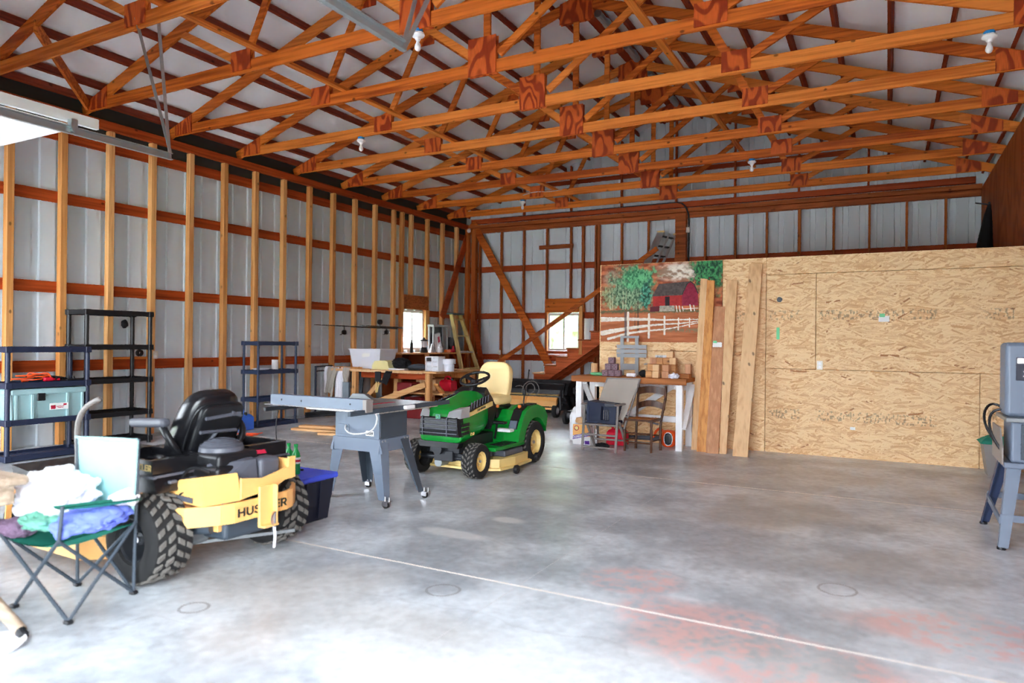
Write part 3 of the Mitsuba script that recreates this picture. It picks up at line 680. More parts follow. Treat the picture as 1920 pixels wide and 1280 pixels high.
# ---- green garden tractor facing the viewer
TX = 5.42
t = thing('garden_tractor', 'green and yellow ride-on garden tractor with cream seat facing the camera', 'riding mower')
for s in (-1, 1):
    wheel(t, (TX+s*.37, -9.03, .193), 'x', s, .186, .17, .10, 'cream_yellow', 20, 4, .035, .012)
    wheel(t, (TX+s*.40, -7.86, .262), 'x', s, .252, .24, .145, 'cream_yellow', 24, 4, .05, .014)
def ring(w, z0, z1, y, p=3.5, n=36, wt=None):
    a = np.linspace(0, 2*np.pi, n, False); c, s_ = np.cos(a), np.sin(a)
    x = np.sign(c)*np.abs(c)**(2/p)*w; zz = (z0+z1)/2+np.sign(s_)*np.abs(s_)**(2/p)*(z1-z0)/2
    if wt is not None: x = x*(1+(wt-1)*np.clip((zz-z0)/(z1-z0), 0, 1))
    return np.stack([TX+x, np.full(n, y), zz], 1)
hood = loft([ring(.27, .37, .66, -9.17, 4, wt=.8), ring(.285, .36, .735, -9.13, 4, wt=.82), ring(.288, .36, .775, -9.02, 3.6, wt=.82), ring(.275, .38, .825, -8.85, 3.2, wt=.82), ring(.262, .40, .868, -8.66, 3, wt=.84), ring(.25, .42, .90, -8.58, 3, wt=.86), ring(.235, .44, .895, -8.53, 3, wt=.88)])
k = put('hood', hood, 'green_paint', t, smooth=40)
put('grille', hull([(TX+sx*w, y_, z) for sx in (-1, 1) for w, y_, z in ((.255, -9.185, .45), (.245, -9.2, .52), (.23, -9.195, .64), (.225, -9.18, .655), (.27, -9.12, .45), (.25, -9.1, .66))]), 'black_plastic', k)
put('grille_bar', cat_([cb(TX-.235, TX+.235, -9.212, -9.19, z, z+.012, .003) for z in (.478, .522, .566, .61)]+[cb(TX+x_-.006, TX+x_+.006, -9.213, -9.192, .45, .655, .003) for x_ in (-.2, .11)]), 'grey_plastic', k)
put('side_grille', cat_([beam((TX+.262, -9.17+.02, z), (TX+.283, -9.03, z+.01), .01, .03) for z in (.48, .525, .57)]), 'black_plastic', k)
for s in (-1, 1):
    put('headlight', hull([(TX+s*.115, -9.205, .655), (TX+s*.262, -9.17, .645), (TX+s*.292, -9.04, .655), (TX+s*.125, -9.18, .715), (TX+s*.252, -9.13, .745), (TX+s*.272, -9.0, .765), (TX+s*.2, -9.1, .755)]), 'lens_grey', k, label='clear headlight lens')
put('badge', rb(TX-.03, TX+.03, -9.216, -9.196, .635, .685, .009), 'mint_cloth', k, label='pale green leaping deer badge')
dx = [(-.022, 0), (-.012, .008), (.002, .010), (.010, .018), (.016, .016), (.012, .008), (.016, .0), (.022, -.008), (.014, -.006), (.006, .0), (-.006, -.002), (-.014, -.012), (-.018, -.014), (-.014, -.004)]
put('deer_emblem', prism([(TX+a, .658+b) for a, b in dx], -9.2185, -9.2155, 'xz'), 'green_paint', k)
put('bumper', cat_([prism([(TX-.24, .33), (TX+.24, .33), (TX+.265, .39), (TX-.265, .39)], -9.2, -9.10, 'xz')]), 'black_plastic', k)
for s in (-1, 1):
    o = TX+s*.001
    pts_b = [(-9.0, .70), (-8.5, .79), (-8.47, .85), (-8.62, .84), (-9.0, .755)]
    f_ = lambda y_: .243+(.02 if False else 0)
    put('side_vent', hull([(o+s*(w+d), y_, z) for (y_, z), w in zip(pts_b, (.252, .234, .215, .218, .236)) for d in (-.01, .007)]), 'black_plastic', k)
    put('vent_slot', cat_([beam((o+s*.255, yy_, .715+.18*(yy_+9.0)), (o+s*.232, yy_+.05, .79+.16*(yy_+9.0)), .012, .012) for yy_ in np.arange(-8.95, -8.55, .06)]), 'grey_plastic', k)
    put('stripe', hull([(o+s*(w+d), y_, z) for (y_, z), w in zip([(-9.02, .655), (-8.47, .735), (-8.46, .785), (-9.0, .695)], (.272, .246, .236, .262)) for d in (-.01, .006)]), 'cream_yellow', k)
put('lettering', text_on('D140', .03, (TX+.292, -9.02, .455), (0, 1, 0.0), (0, 0, 1), .002, True, .085), 'cream_yellow', k, label='small model lettering')
put('stripe_lettering', text_on('100 SERIES', .02, (TX+.268, -8.84, .70), (-.04, 1, .15), (-.1, -.15, 1), .002, True, .2), 'printed_black', k)
put('dash', hull([(TX+sx*.2, -8.58, .885) for sx in (-1, 1)]+[(TX+sx*.17, -8.48, .94) for sx in (-1, 1)]+[(TX+sx*.22, -8.30, .70) for sx in (-1, 1)]+[(TX+sx*.22, -8.46, .46) for sx in (-1, 1)]+[(TX+sx*.14, -8.42, .91) for sx in (-1, 1)]), 'black_plastic', t)
k = put('steering_wheel', mv(rot(tube([(.168*math.cos(a), .168*math.sin(a), 0) for a in np.linspace(0, 2*np.pi, 40, False)], .015, 10, True), 24, [1, 0, 0]), TX, -8.46, 1.035), 'black_plastic', t, smooth=True)
put('spoke', cat_([mv(rot(beam((0, 0, -.04), (.16*math.cos(a), .16*math.sin(a), 0), .045, .014, (0, 0, 1)), 24, [1, 0, 0]), TX, -8.46, 1.035) for a in (.3, 2.84, 4.71)]+[cyl((TX, -8.53, .88), (TX, -8.465, 1.0), .035, 14, .05)]), 'black_plastic', k)
# seat
bk = se((0, 0, 0), (.225, .07, .235), .45, .45, 20, 40); v = bk.vertices.copy(); v[:, 0] *= 1-.12*np.clip(v[:, 2]/.235, 0, 1)**2
v[:, 1] -= .025*np.sin(v[:, 2]*34)*np.exp(-(v[:, 0]/.16)**6)*.35
bk = mv(rot(trimesh.Trimesh(v, bk.faces, process=False), -14, [1, 0, 0]), TX-.005, -7.98, .985)
k = put('seat_back', bk, 'seat_cream', t, smooth=60)
k = put('seat_cushion', se((TX-.005, -8.16, .775), (.235, .26, .065), .45, .4, 14, 40), 'seat_cream', t, smooth=60)
put('seat_pan', cat_([cb(TX-.2, TX+.2, -8.34, -7.92, .67, .725, .02), cb(TX-.16, TX+.16, -8.2, -7.9, .55, .68, .02)]), 'black_plastic', t)
# rear body: footwells, fenders
body = [(-8.36, .30), (-8.24, .44), (-8.17, .58), (-8.09, .66), (-7.55, .66), (-7.5, .5), (-7.5, .4), (-8.2, .27)]
put('body', prism(body, TX-.3, TX+.3, 'yz'), 'green_paint', t)
for s in (-1, 1):
    a_ = np.linspace(math.radians(168), math.radians(20), 14)
    outer = [(-7.86+.37*math.cos(x_), .262+.37*math.sin(x_)) for x_ in a_]
    inner_ = [(-7.86+.345*math.cos(x_), .262+.345*math.sin(x_)) for x_ in a_]
    x0, x1 = sorted((TX+s*.27, TX+s*.50))
    arch = [(-7.86+.30*math.cos(x_), .262+.30*math.sin(x_)) for x_ in np.linspace(.35, 2.95, 16)]
    k = put('fender', cat_([prism([(-8.31, .31), (-8.27, .42), (-8.20, .55), (-8.11, .655), (-7.98, .705), (-7.80, .71), (-7.62, .66), (-7.53, .55)]+arch, x0, x1, 'yz'), prism([(-8.22, .34), (-8.16, .52), (-8.06, .62), (-7.62, .62), (-7.56, .56), (-7.86+.345*math.cos(1.0), .6)]+[(-7.86+.36*math.cos(x_), .262+.36*math.sin(x_)) for x_ in np.linspace(1.0, 2.93, 8)], *sorted((TX+s*.275, TX+s*.285)), 'yz')]), 'green_paint', t)
    x0, x1 = sorted((TX+s*.22, TX+s*.515))
    put('footboard', cb(x0, x1, -8.86, -8.17, .275, .315, .012), 'green_paint', t)
    x0, x1 = sorted((TX+s*.33, TX+s*.49))
    put('foot_pad', cat_([cb(x0, x1, -8.68+i*.03, -8.66+i*.03, .315, .321, .002) for i in range(12)]), 'black_plastic', t)
put('console', prism([(-8.262, .455), (-8.215, .55), (-8.125, .665), (-7.98, .72), (-7.74, .72), (-7.74, .69), (-7.98, .69), (-8.08, .64), (-8.18, .53), (-8.22, .45)], TX+.34, TX+.45, 'yz'), 'black_plastic', t)
put('console_plate', beam((TX+.395, -8.268, .45), (TX+.395, -8.222, .545), .09, .012, (0, 1, 0)), 'saw_grey', t)  # grey strip painting the shiny reflection on the black console
put('lift_lever', cat_([cyl((TX+.40, -8.0, .70), (TX+.40, -7.98, .84), .008), rb(TX+.38, TX+.42, -8.0, -7.96, .83, .91, .015)]), 'black_plastic', t)
put('orange_knob', blob((TX+.40, -8.1, .705), (.022, .022, .022), 2, 0), 'lamp_orange', t); put('orange_knob', blob((TX+.25, -8.36, .72), (.02, .02, .02), 2, 0), 'lamp_orange', t)
put('step_plate', cb(TX+.24, TX+.44, -8.40, -8.29, .43, .465, .01), 'white_plastic', t, label='white pedal plate')
put('pedal', cat_([rb(TX+.26, TX+.42, -8.5, -8.42, .53, .56, .012), beam((TX+.3, -8.45, .54), (TX+.24, -8.4, .35), .02, .02)]), 'black_plastic', t)
put('chassis', cat_([cb(TX-.19, TX+.19, -9.08, -8.35, .26, .42), cyl((TX-.33, -9.03, .2), (TX+.33, -9.03, .2), .025), cb(TX-.12, TX+.12, -9.1, -8.95, .17, .28), beam((TX-.28, -9.0, .26), (TX+.28, -9.04, .23), .03, .03), cyl((TX-.05, -9.15, .3), (TX-.05, -9.0, .3), .06)]), 'dark_metal', t)
dk = prism([(TX-.46, -8.86), (TX+.30, -8.90), (TX+.52, -8.78), (TX+.565, -8.5), (TX+.53, -8.12), (TX+.40, -8.0), (TX-.4, -8.0), (TX-.52, -8.2), (TX-.55, -8.6)], .075, .185)
k = put('mower_deck', dk, 'cream_yellow', t)
put('deck_skirt', prism([(TX-.50, -8.93), (TX+.34, -8.95), (TX+.56, -8.82), (TX+.59, -8.5), (TX+.56, -8.08), (TX+.42, -7.97), (TX-.42, -7.97), (TX-.55, -8.2), (TX-.58, -8.6)], .07, .095), 'cream_yellow', k)
put('deck_cover', cat_([rb(TX+.20, TX+.50, -8.62, -8.18, .185, .255, .02), lathe([(0, .29), (.08, .285), (.09, .2), (0, .2)], 18, at=(TX+.3, -8.72, 0))]), 'grey_plastic', k, smooth=35)
put('gauge_wheel', cat_([lathe([(.012, -.02), (.045, -.02), (.05, 0), (.045, .02), (.012, .02), (.012, -.02)], 18, 'x', (TX+.615, -8.56, .055)), lathe([(.012, -.02), (.045, -.02), (.05, 0), (.045, .02), (.012, .02), (.012, -.02)], 18, 'x', (TX+.60, -8.02, .12))]), 'black_plastic', k, smooth=30)
put('hitch_pipe', cyl((TX-.1, -9.05, .14), (TX-.1, -8.9, .14), .05, 12), 'cast_iron', k)
# ================================================================ mural
def mural(p, n, uv):
    X_ = 37+(p[0]-5.76)/1.82*1216; Y_ = 50+(2.655-p[2])/1.175*815      # paint coordinates on the board itself
    fb = fbm(X_*.012, Y_*.03, 1.0, 3); fine = fbm(X_*.06, Y_*.06, 4.0, 3)
    c = mix(srgb(128, 52, 28), srgb(196, 112, 72), smoothstep(.25, .75, fb))
    cl = smoothstep(.95, .35, dr.sqrt(dr.square((X_-850)/330)+dr.square((Y_-150)/135)))
    c = mix(c, mix(srgb(150, 124, 102), srgb(228, 218, 202), smoothstep(.35, .7, fbm(X_*.02, Y_*.035, 8.0, 3))), cl)
    c = mix(c, mix(srgb(120, 90, 60), srgb(200, 180, 160), fine), smoothstep(.9, .4, dr.sqrt(dr.square((X_-150)/130)+dr.square((Y_-190)/120)))*.7)
    def foliage(c, cx, cy, ax, ay, d, l, s=1.0):
        e = dr.sqrt(dr.square((X_-cx)/ax)+dr.square((Y_-cy)/ay))+(fbm(X_*.022+cx, Y_*.022, 2.0, 3)-.5)*.9
        t_ = fbm(X_*.07, Y_*.05+cx, 6.0, 3)
        return mix(c, mix(d, l, smoothstep(.25, .8, t_)), smoothstep(1.15, .6, e)*smoothstep(.22, .5, t_+.35*smoothstep(1.0, .3, e))*s)
    c = foliage(c, 1130, 130, 190, 260, srgb(20, 60, 40), srgb(70, 150, 90))
    c = foliage(c, 150, 390, 110, 140, srgb(120, 110, 70), srgb(170, 190, 140), .8)
    c = foliage(c, 330, 320, 230, 290, srgb(52, 86, 58), srgb(150, 178, 140))
    c = foliage(c, 420, 200, 210, 140, srgb(36, 104, 66), srgb(110, 186, 130))
    c = foliage(c, 520, 380, 80, 170, srgb(10, 60, 44), srgb(90, 170, 140))
    g = mix(srgb(150, 76, 40), srgb(196, 120, 78), fbm(X_*.006, Y_*.05, 3.0, 3))
    c = mix(c, g, smoothstep(538, 552, Y_+fine*14))
    gr = smoothstep(22, 6, dr.abs(Y_-545-(fine-.5)*30))
    c = mix(c, srgb(64, 96, 66), gr*.75)
    c = mix(c, srgb(112, 124, 96), smoothstep(30, 8, dr.abs(Y_-740-(X_-960)*.02))*smoothstep(620, 760, X_)*smoothstep(.35, .6, fine)*.6)
    def seg(c, x0, y0, x1, y1, w0, w1, col, a=1.0, rough=3.0):
        dx, dy = x1-x0, y1-y0; L2 = dx*dx+dy*dy
        t_ = dr.clip(((X_-x0)*dx+(Y_-y0)*dy)/L2, 0, 1)
        d = dr.sqrt(dr.square(X_-x0-t_*dx)+dr.square(Y_-y0-t_*dy))
        w = w0+(w1-w0)*t_+(fine-.5)*rough*2
        return mix(c, col, smoothstep(w*.5+1.5, w*.5-1.5, d)*a)
    def poly(c, pts, col, a=1.0):
        m = mi.Float(1)
        for (ax, ay), (bx_, by_) in zip(pts, pts[1:]+pts[:1]):
            m = m*smoothstep(-3, 3, ((bx_-ax)*(Y_-ay)-(by_-ay)*(X_-ax))/math.hypot(bx_-ax, by_-ay))
        return mix(c, col, m*a)
    for x in (140, 165, 270, 300): c = seg(c, x, 520, x+(x-200)*.12, 330, 9, 4, srgb(196, 196, 160), .7)
    c = seg(c, 435, 740, 430, 440, 18, 8, srgb(56, 44, 40), .75); c = seg(c, 400, 700, 404, 560, 10, 6, srgb(70, 52, 46), .7)
    red = mix(srgb(148, 34, 38), srgb(180, 52, 46), fine); dark = mix(srgb(58, 48, 46), srgb(96, 86, 82), fine)
    c = poly(c, [(585, 375), (872, 375), (872, 495), (585, 495)], red)
    c = poly(c, [(575, 392), (640, 268), (945, 250), (872, 385)], dark)
    c = poly(c, [(872, 380), (890, 325), (920, 275), (950, 256), (985, 280), (1012, 325), (1026, 372), (1026, 492), (872, 492)], mix(srgb(112, 20, 42), srgb(150, 36, 62), fine))
    c = seg(c, 875, 375, 920, 272, 9, 9, srgb(52, 44, 44)); c = seg(c, 920, 272, 952, 252, 9, 9, srgb(52, 44, 44)); c = seg(c, 988, 280, 952, 252, 9, 9, srgb(52, 44, 44))
    c = seg(c, 988, 280, 1026, 370, 9, 9, srgb(52, 44, 44))
    c = poly(c, [(705, 398), (750, 398), (750, 490), (705, 490)], srgb(44, 26, 30))
    c = poly(c, [(650, 490), (800, 490), (800, 545), (650, 548)], mix(srgb(120, 116, 104), srgb(196, 188, 170), fine))
    c = poly(c, [(555, 500), (650, 492), (650, 545), (555, 552)], srgb(92, 30, 40))
    wh = mix(srgb(206, 190, 168), srgb(244, 238, 226), fine)
    for x, y0, y1, w in ((815, 490, 550, 9), (845, 495, 552, 9), (875, 500, 545, 8), (950, 485, 545, 10), (985, 490, 545, 9)): c = seg(c, x, y0, x+10, y1, w, w, wh)
    c = seg(c, 880, 525, 1026, 518, 8, 8, wh)
    for pts in ([(45, 625, 50), (310, 624, 34), (535, 628, 24), (700, 634, 16), (1026, 630, 10)], [(60, 770, 54), (320, 722, 34), (535, 692, 24), (700, 678, 15), (840, 672, 12), (1026, 650, 9)], [(120, 832, 26), (330, 772, 22), (535, 744, 20), (700, 730, 13), (840, 706, 12), (1026, 664, 8)]):
        for a, b in zip(pts[:-1], pts[1:]): c = seg(c, a[0], a[1], b[0], b[1], a[2], b[2], wh, 1, 8)
    c = seg(c, 300, 560, 306, 800, 24, 24, srgb(84, 80, 84), .8)
    for x, y0, y1, w in ((328, 556, 850, 24), (545, 576, 815, 22), (702, 600, 780, 18), (840, 618, 735, 14), (946, 620, 706, 12)): c = seg(c, x, y0, x, y1, w, w, wh)
    return c
M('mural_paint', mikit.proc(mural), .6, spec=.25)
t = single('painted_panel', 'painted barn landscape panel with green trees and white fence on the board wall', 'painting', bx(5.76, 7.58, PY-.010, PY-.001, 1.485, 2.652), 'mural_paint')

# ================================================================ stairs, ladder, things at the back
t = thing('staircase', 'red-brown wooden stairs rising to the right in front of the back window', 'staircase')
def stringer(y0, y1):
    P = [(1.55, 0)]
    n = 13
    for i in range(n):
        x = 1.62+.28*i; z = .193*(i+1)-.035
        P += [(x, z), (x+.28, z)]
    P += [(1.62+.28*n, .193*n-.30), (1.62+.28*n-.1, .193*n-.36), (1.9, 0)]
    return prism(P, y0, y1, 'xz')
for y0 in (-1.02, -.60, -.16): put('stringer', stringer(y0, y0+.04), 'stair_wood', t)
for i in range(13): put('tread', cb(1.60+.28*i, 1.62+.28*(i+1)+.012, -1.05, -.1, .193*(i+1)-.034, .193*(i+1)+.0, .004), 'plate_wood_x' if i != 3 else 'board_wood', t)
for i in range(13): put('riser', bx(1.62+.28*i, 1.632+.28*i, -1.0, -.16, max(.193*i, .0), .193*(i+1)-.035), 'stair_wood', t)
put('handrail', beam((1.55, -1.06, .98), (5.36, -1.06, 3.47), .04, .095), 'truss_wood_1', t)
put('handrail_post', cb(1.60, 1.69, -1.035, -1.0+.035, .25, 1.08), 'stud_wood_2', t)
put('handrail_post', cb(3.58, 3.66, -1.06+.025, -.985, 1.2, 2.40), 'stud_wood_1', t)
t = thing('extension_ladder', 'aluminium ladder on the loft leaning on the back wall beside the dark post', 'ladder')
dl = V([.10, .0, 1.0]); 
for i, (o, w_) in enumerate(((0, .15), (.19, .035), (.31, .05))):
    put('rail', beam((4.78+o, -.70+.06*i, 2.645), (5.15+o, -.10+.03*i, 3.97-.04*i), w_, .03, (0, 1, 0), .004), 'alu', t)
for i in range(6):
    f = .08+.17*i; put('rung', cyl(V([4.78, -.69, 2.645])*(1-f)+V([5.15, -.09, 3.97])*f, V([5.09, -.58, 2.645])*(1-f)+V([5.46, -.04, 3.89])*f, .022, 8), 'dark_metal', t)
put('end_cap', cb(5.07, 5.23, -.125, -.07, 3.955, 3.99), 'cream_yellow', t); put('end_cap', cb(5.42, 5.49, -.07, -.02, 3.885, 3.915), 'cream_yellow', t)
t = thing('patio_umbrella', 'dark folded patio umbrella on the loft in the far right corner', 'umbrella')
put('canopy', loft([np.stack([10.98+cx+r_*np.cos(np.linspace(0, 2*np.pi, 18, False))*(1+.18*np.cos(6*np.linspace(0, 2*np.pi, 18, False))), -2.0+r_*np.sin(np.linspace(0, 2*np.pi, 18, False)), np.full(18, z)], 1) for z, r_, cx in ((2.66, .12, -.02), (2.9, .11, -.0), (3.2, .085, .02), (3.55, .05, .05), (3.74, .02, .07))]), 'black_cloth', t, smooth=50)
put('pole', cat_([cyl((10.98, -2.0, 2.645), (11.05, -2.0, 3.78), .016), cyl((11.05, -2.0, 3.74), (10.86, -2.0, 3.78), .012)]), 'dark_metal', t)
t = single('flood_light', 'small white spot lamp in the back left corner under the plate', 'lamp', cat_([cyl((.12, -.14, 4.36), (.14, -.2, 4.30), .035, 12, .05), cyl((.10, -.1, 4.37), (.12, -.14, 4.36), .02)]), 'porcelain')
t = thing('lawn_sweeper', 'black and tan lawn sweeper parked below the stairs', 'lawn sweeper')
put('hopper', prism([(-3.06, .45), (-3.02, .56), (-2.95, .67), (-2.75, .72), (-2.1, .66), (-2.0, .3), (-2.3, .12), (-2.6, .14), (-2.75, .40)], 2.72, 4.2, 'yz'), 'black_cloth', t)
put('hood', prism([(-3.10, .40), (-3.09, .54), (-3.0, .655), (-2.9, .66), (-2.98, .53), (-3.0, .40)], 2.66, 4.14, 'yz'), 'black_plastic', t)
for a, b in ((2.66, 3.36), (3.375, 4.02)): put('front_panel', prism([(-3.15, .22), (-3.16, .33), (-3.10, .40), (-3.06, .40), (-3.10, .22)], a, b, 'yz'), 'yellow_paint', t)
put('lip', prism([(-3.22, .435), (-3.14, .455), (-3.0, .455), (-3.0, .435)], 2.66, 4.08, 'yz'), 'cream_yellow', t)
put('lower_bar', cb(2.7, 4.0, -3.14, -3.1, .155, .195), 'yellow_paint', t)
put('brush', cyl((2.75, -2.95, .20), (4.0, -2.95, .20), .12, 14), 'black_cloth', t)
for xx in (2.72, 4.10): put('end_plate', prism([(-3.14, .16), (-3.16, .42), (-3.08, .58), (-2.95, .68), (-2.6, .66), (-2.4, .3), (-2.7, .10)], xx-.02, xx+.02, 'yz'), 'black_plastic', t)
for xx, s in ((2.62, -1), (3.98, 1)):
    k = put('wheel', place(tyre_mesh(.138, .09, .075, 18, 2, .006)[0], (xx, -3.07, .139), 'x'), 'rubber', t, smooth=35)
    put('rim', place(trimesh.creation.revolve(V([(.075, .03), (.06, .036), (.02, .02), (.02, .045), (.0005, .045)]), sections=20), (xx, -3.07, .142), 'x', s), 'white_plastic', k)
put('lever', cyl((3.36, -3.12, .42), (3.42, -3.14, .93), .012), 'black_plastic', t)
put('rope', tube(spline([(3.3, -3.2, .46), (3.36, -3.2, .64), (3.6, -3.2, .68), (3.66, -3.2, .5), (3.5, -3.21, .42), (3.38, -3.2, .55), (3.5, -3.21, .66), (3.58, -3.2, .55), (3.45, -3.21, .46), (3.3, -3.22, .6), (3.15, -3.2, .58)], 60), .008, 6), 'taupe_metal', t, label='coil of grey rope')
t = thing('push_mower', 'black push mower half hidden behind the white bench leg', 'push mower')
put('mower_deck', rb(4.62, 5.25, -4.1, -3.6, .1, .26, .05), 'black_plastic', t, smooth=40)
put('engine', cat_([rb(4.78, 5.12, -4.02, -3.68, .26, .46, .05), cyl((4.95, -3.85, .44), (4.95, -3.85, .52), .13)]), 'grey_plastic', t, smooth=40)
for c in ((4.59, -3.95), (4.59, -3.6), (5.28, -3.95), (5.28, -3.6)): put('wheel', place(tyre_mesh(.133, .06, .05, 18, 2, .005)[0], (c[0], c[1], .134), 'x'), 'rubber', t, smooth=35)
put('handle', cat_([tube(spline([(5.2, y_, .2), (5.35, y_, .5), (5.45, y_, .8)], 8), .013, 8) for y_ in (-4.05, -3.65)]+[cyl((5.45, -4.05, .8), (5.45, -3.65, .8), .013)]), 'dark_metal', t)
put('grass_bag', blob((4.95, -3.87, .60), (.26, .2, .16), 3, .3), 'black_cloth', t, smooth=True)

# ---- lamps on the trusses
bulbs = [(5.54, -9.80, 'white porcelain lampholder with bare bulb, largest near the top middle'), (2.62, -7.24, 'white lampholder with bare bulb above the left wall'), (10.48, -7.24, 'white lampholder with bare bulb in the upper right corner'),
         (7.64, -3.40, 'white lampholder with bare bulb far back over the board wall'), (2.70, -2.12, 'lampholder with bright cyan base, far back in the middle')]
for i, (x, y, l) in enumerate(bulbs):
    t = thing('bulb_lamp', l, 'lamp', 'bare bulbs under the trusses')
    put('base_box', cyl((x, y, CH-.035), (x, y, CH-.001), .05, 8), 'cyan_plastic', t)
    put('lampholder', lathe([(0, -.037), (.062, -.037), (.068, -.055), (.06, -.068), (.032, -.082), (.024, -.105), (0, -.105)], 24, at=(x, y, CH)), 'porcelain', t, smooth=40)
    put('bulb', lathe([(0, -.10), (.014, -.105), (.016, -.125), (.03, -.155), (.033, -.178), (.026, -.2), (.012, -.211), (0, -.213)], 20, at=(x, y, CH)), 'porcelain', t, smooth=60)
single('cable', 'thin white cable hanging loosely under a far truss', 'cable', tube(spline([(2.72, -2.15, 4.62), (3.0, -2.15, 4.66), (3.35, -2.15, 4.64), (3.65, -2.15, 4.66)], 20), .008, 6), 'cable_grey')
t = single('conduit', 'dark electrical conduit along the back plate and down the post', 'conduit', tube([(1.0, -.08, 4.6), (3.0, -.08, 4.60), (5.5, -.08, 4.605), (5.62, -.085, 4.57), (5.70, -.08, 4.48), (5.755, -.075, 4.34), (5.76, -.03, 4.2), (5.76, -.03, 2.7)], [.011, .011, .012, .015, .018, .018, .018, .018], 8), 'dark_metal')
def outlet(to3, label, group='wall outlets'):
    t = thing('wall_outlet', label, 'outlet', group)
    P = lambda a, b, z0, z1, d0, d1: hull([to3(x_, d_, z_) for x_ in (a, b) for d_ in (d0, d1) for z_ in (z0, z1)])
    put('cover_plate', P(-.036, .036, -.058, .058, 0, .007), 'outlet_ivory', t)
    for z in (-.022, .022): put('socket', P(-.016, .016, z-.015, z+.015, .007, .011), 'white_plastic', t)
outlet(lambda a, d, z: (8.85+a, PY-d, 1.20+z), 'ivory outlet in the middle of the strand board wall')
outlet(lambda a, d, z: (.004+d, -8.76+a, 1.215+z), 'ivory outlet on the left wall beside the tall black shelf')
outlet(lambda a, d, z: (.98+a, -.004-d, 1.2+z), 'grey outlet box on the back wall left of the diagonal brace')
outlet(lambda a, d, z: (5.745+a, -.03-.04-d, 3.98+z), 'ivory box on the conduit high on the back wall')
for lab, x, z, w, h, tape in (('white note card stuck with green tape to the middle of the board wall', 9.595, 1.81, .12, .075, 1), ('small white paper scrap low on the board wall', 9.25, .39, .06, .035, 0)):
    t = thing('note_card', lab, 'note'); put('card', bx(x-w/2, x+w/2, PY-.004, PY-.002, z-h/2, z+h/2), 'paper', t)
    if tape: put('tape', bx(x-.05, x+.01, PY-.006, PY-.004, z+h/2-.015, z+h/2+.03), 'green_tape', t)
single('tape_strip', 'upright strip of green tape on the board wall', 'tape', bx(8.305, 8.345, PY-.003, PY-.001, 1.54, 1.70), 'green_tape')
single('wall_hole', 'round dark hole cut in the board wall', 'hole', cyl((8.34, PY-.003, 2.08), (8.34, PY+.02, 2.08), .036, 16), 'black_plastic')

# ---- leaning boards
def leaning(label, b0, b1, yb, t0, t1, zt, mat, th=.04, yt=PY-.03):
    P = [(b0, yb, 0), (b1, yb, 0), (b0, yb+th, .0), (b1, yb+th, .0), (t0, yt, zt), (t1, yt, zt-.01), (t0, yt+th-.008, zt), (t1, yt+th-.008, zt-.01)]
    return single('leaning_board', label, 'board', hull(P), mat, 'boards leaning on the wall')
leaning('long pine board, leftmost of the boards leaning on the wall', 7.255, 7.355, -5.70, 7.285, 7.375, 2.40, 'board_wood', .045, PY-.055)
leaning('stained pine board, second from the left, with a brown streak', 7.36, 7.50, -5.83, 7.378, 7.48, 2.375, 'stud_wood_1', .04, PY-.055)
leaning('wide reddish board, shortest of the leaning boards', 7.50, 7.665, -5.90, 7.485, 7.64, 2.00, 'board_wood_red', .03, PY-.075)
leaning('pale pine board behind the reddish board', 7.67, 7.76, -5.86, 7.64, 7.79, 2.365, 'board_wood', .035, PY-.04)
leaning('tall pine board leaning alone, tallest and farthest right', 7.86, 8.05, -5.96, 7.95, 8.12, 2.58, 'board_wood', .04, PY-.045)
t = thing('note_card', 'white card with green tape on the reddish leaning board', 'note'); put('card', bx(7.545, 7.665, -5.742, -5.738, 1.425, 1.49), 'paper', t); put('tape', bx(7.55, 7.60, -5.746, -5.742, 1.48, 1.51), 'green_tape', t)

# ================================================================ white workbench and what stands about it
t = thing('white_workbench', 'workbench with white painted legs and thick wooden top by the board wall', 'workbench')
put('bench_top', cb(5.58, 7.235, -5.96, -5.36, .93, .985, .006), 'bench_top_wood', t)
put('edge_board', cb(5.56, 7.25, -5.985, -5.962, .90, .985, .004), 'bench_top_wood', t)
for x in (5.62, 7.10):
    for y in (-5.95, -5.42): put('leg', cb(x, x+.09, y, y+.085, 0, .93), 'white_paint', t)
put('apron', cb(5.71, 7.10, -5.42, -5.38, .80, .92), 'white_paint', t)
put('stretcher', cb(5.62, 7.2, -5.46, -5.425, .33, .42), 'white_paint', t)
put('stretcher', cb(7.11, 7.15, -5.9, -5.42, .33, .42), 'white_paint', t)
put('brace', beam((6.12, -5.475, .30), (7.02, -5.475, .93), .03, .09), 'white_paint', t)
put('brace', beam((7.20, -5.92, .30), (7.20, -5.40, .88), .03, .08, (1, 0, 0)), 'white_paint', t)
put('brace', beam((5.73, -5.44, .45), (5.73, -5.9, .88), .03, .08, (1, 0, 0)), 'white_paint', t)
PIPS = {1: [(0, 0)], 2: [(-1, -1), (1, 1)], 3: [(-1, -1), (0, 0), (1, 1)], 4: [(-1, -1), (1, 1), (-1, 1), (1, -1)], 5: [(-1, -1), (1, 1), (-1, 1), (1, -1), (0, 0)], 6: [(-1, -1), (1, 1), (-1, 1), (1, -1), (-1, 0), (1, 0)]}
dice = [('bottom left', 6.045, .986, 3), ('bottom middle', 6.14, .986, 2), ('bottom right', 6.235, .986, 2), ('middle row left', 6.09, 1.078, 4), ('middle row right', 6.187, 1.078, 5), ('topmost', 6.14, 1.17, 3)]
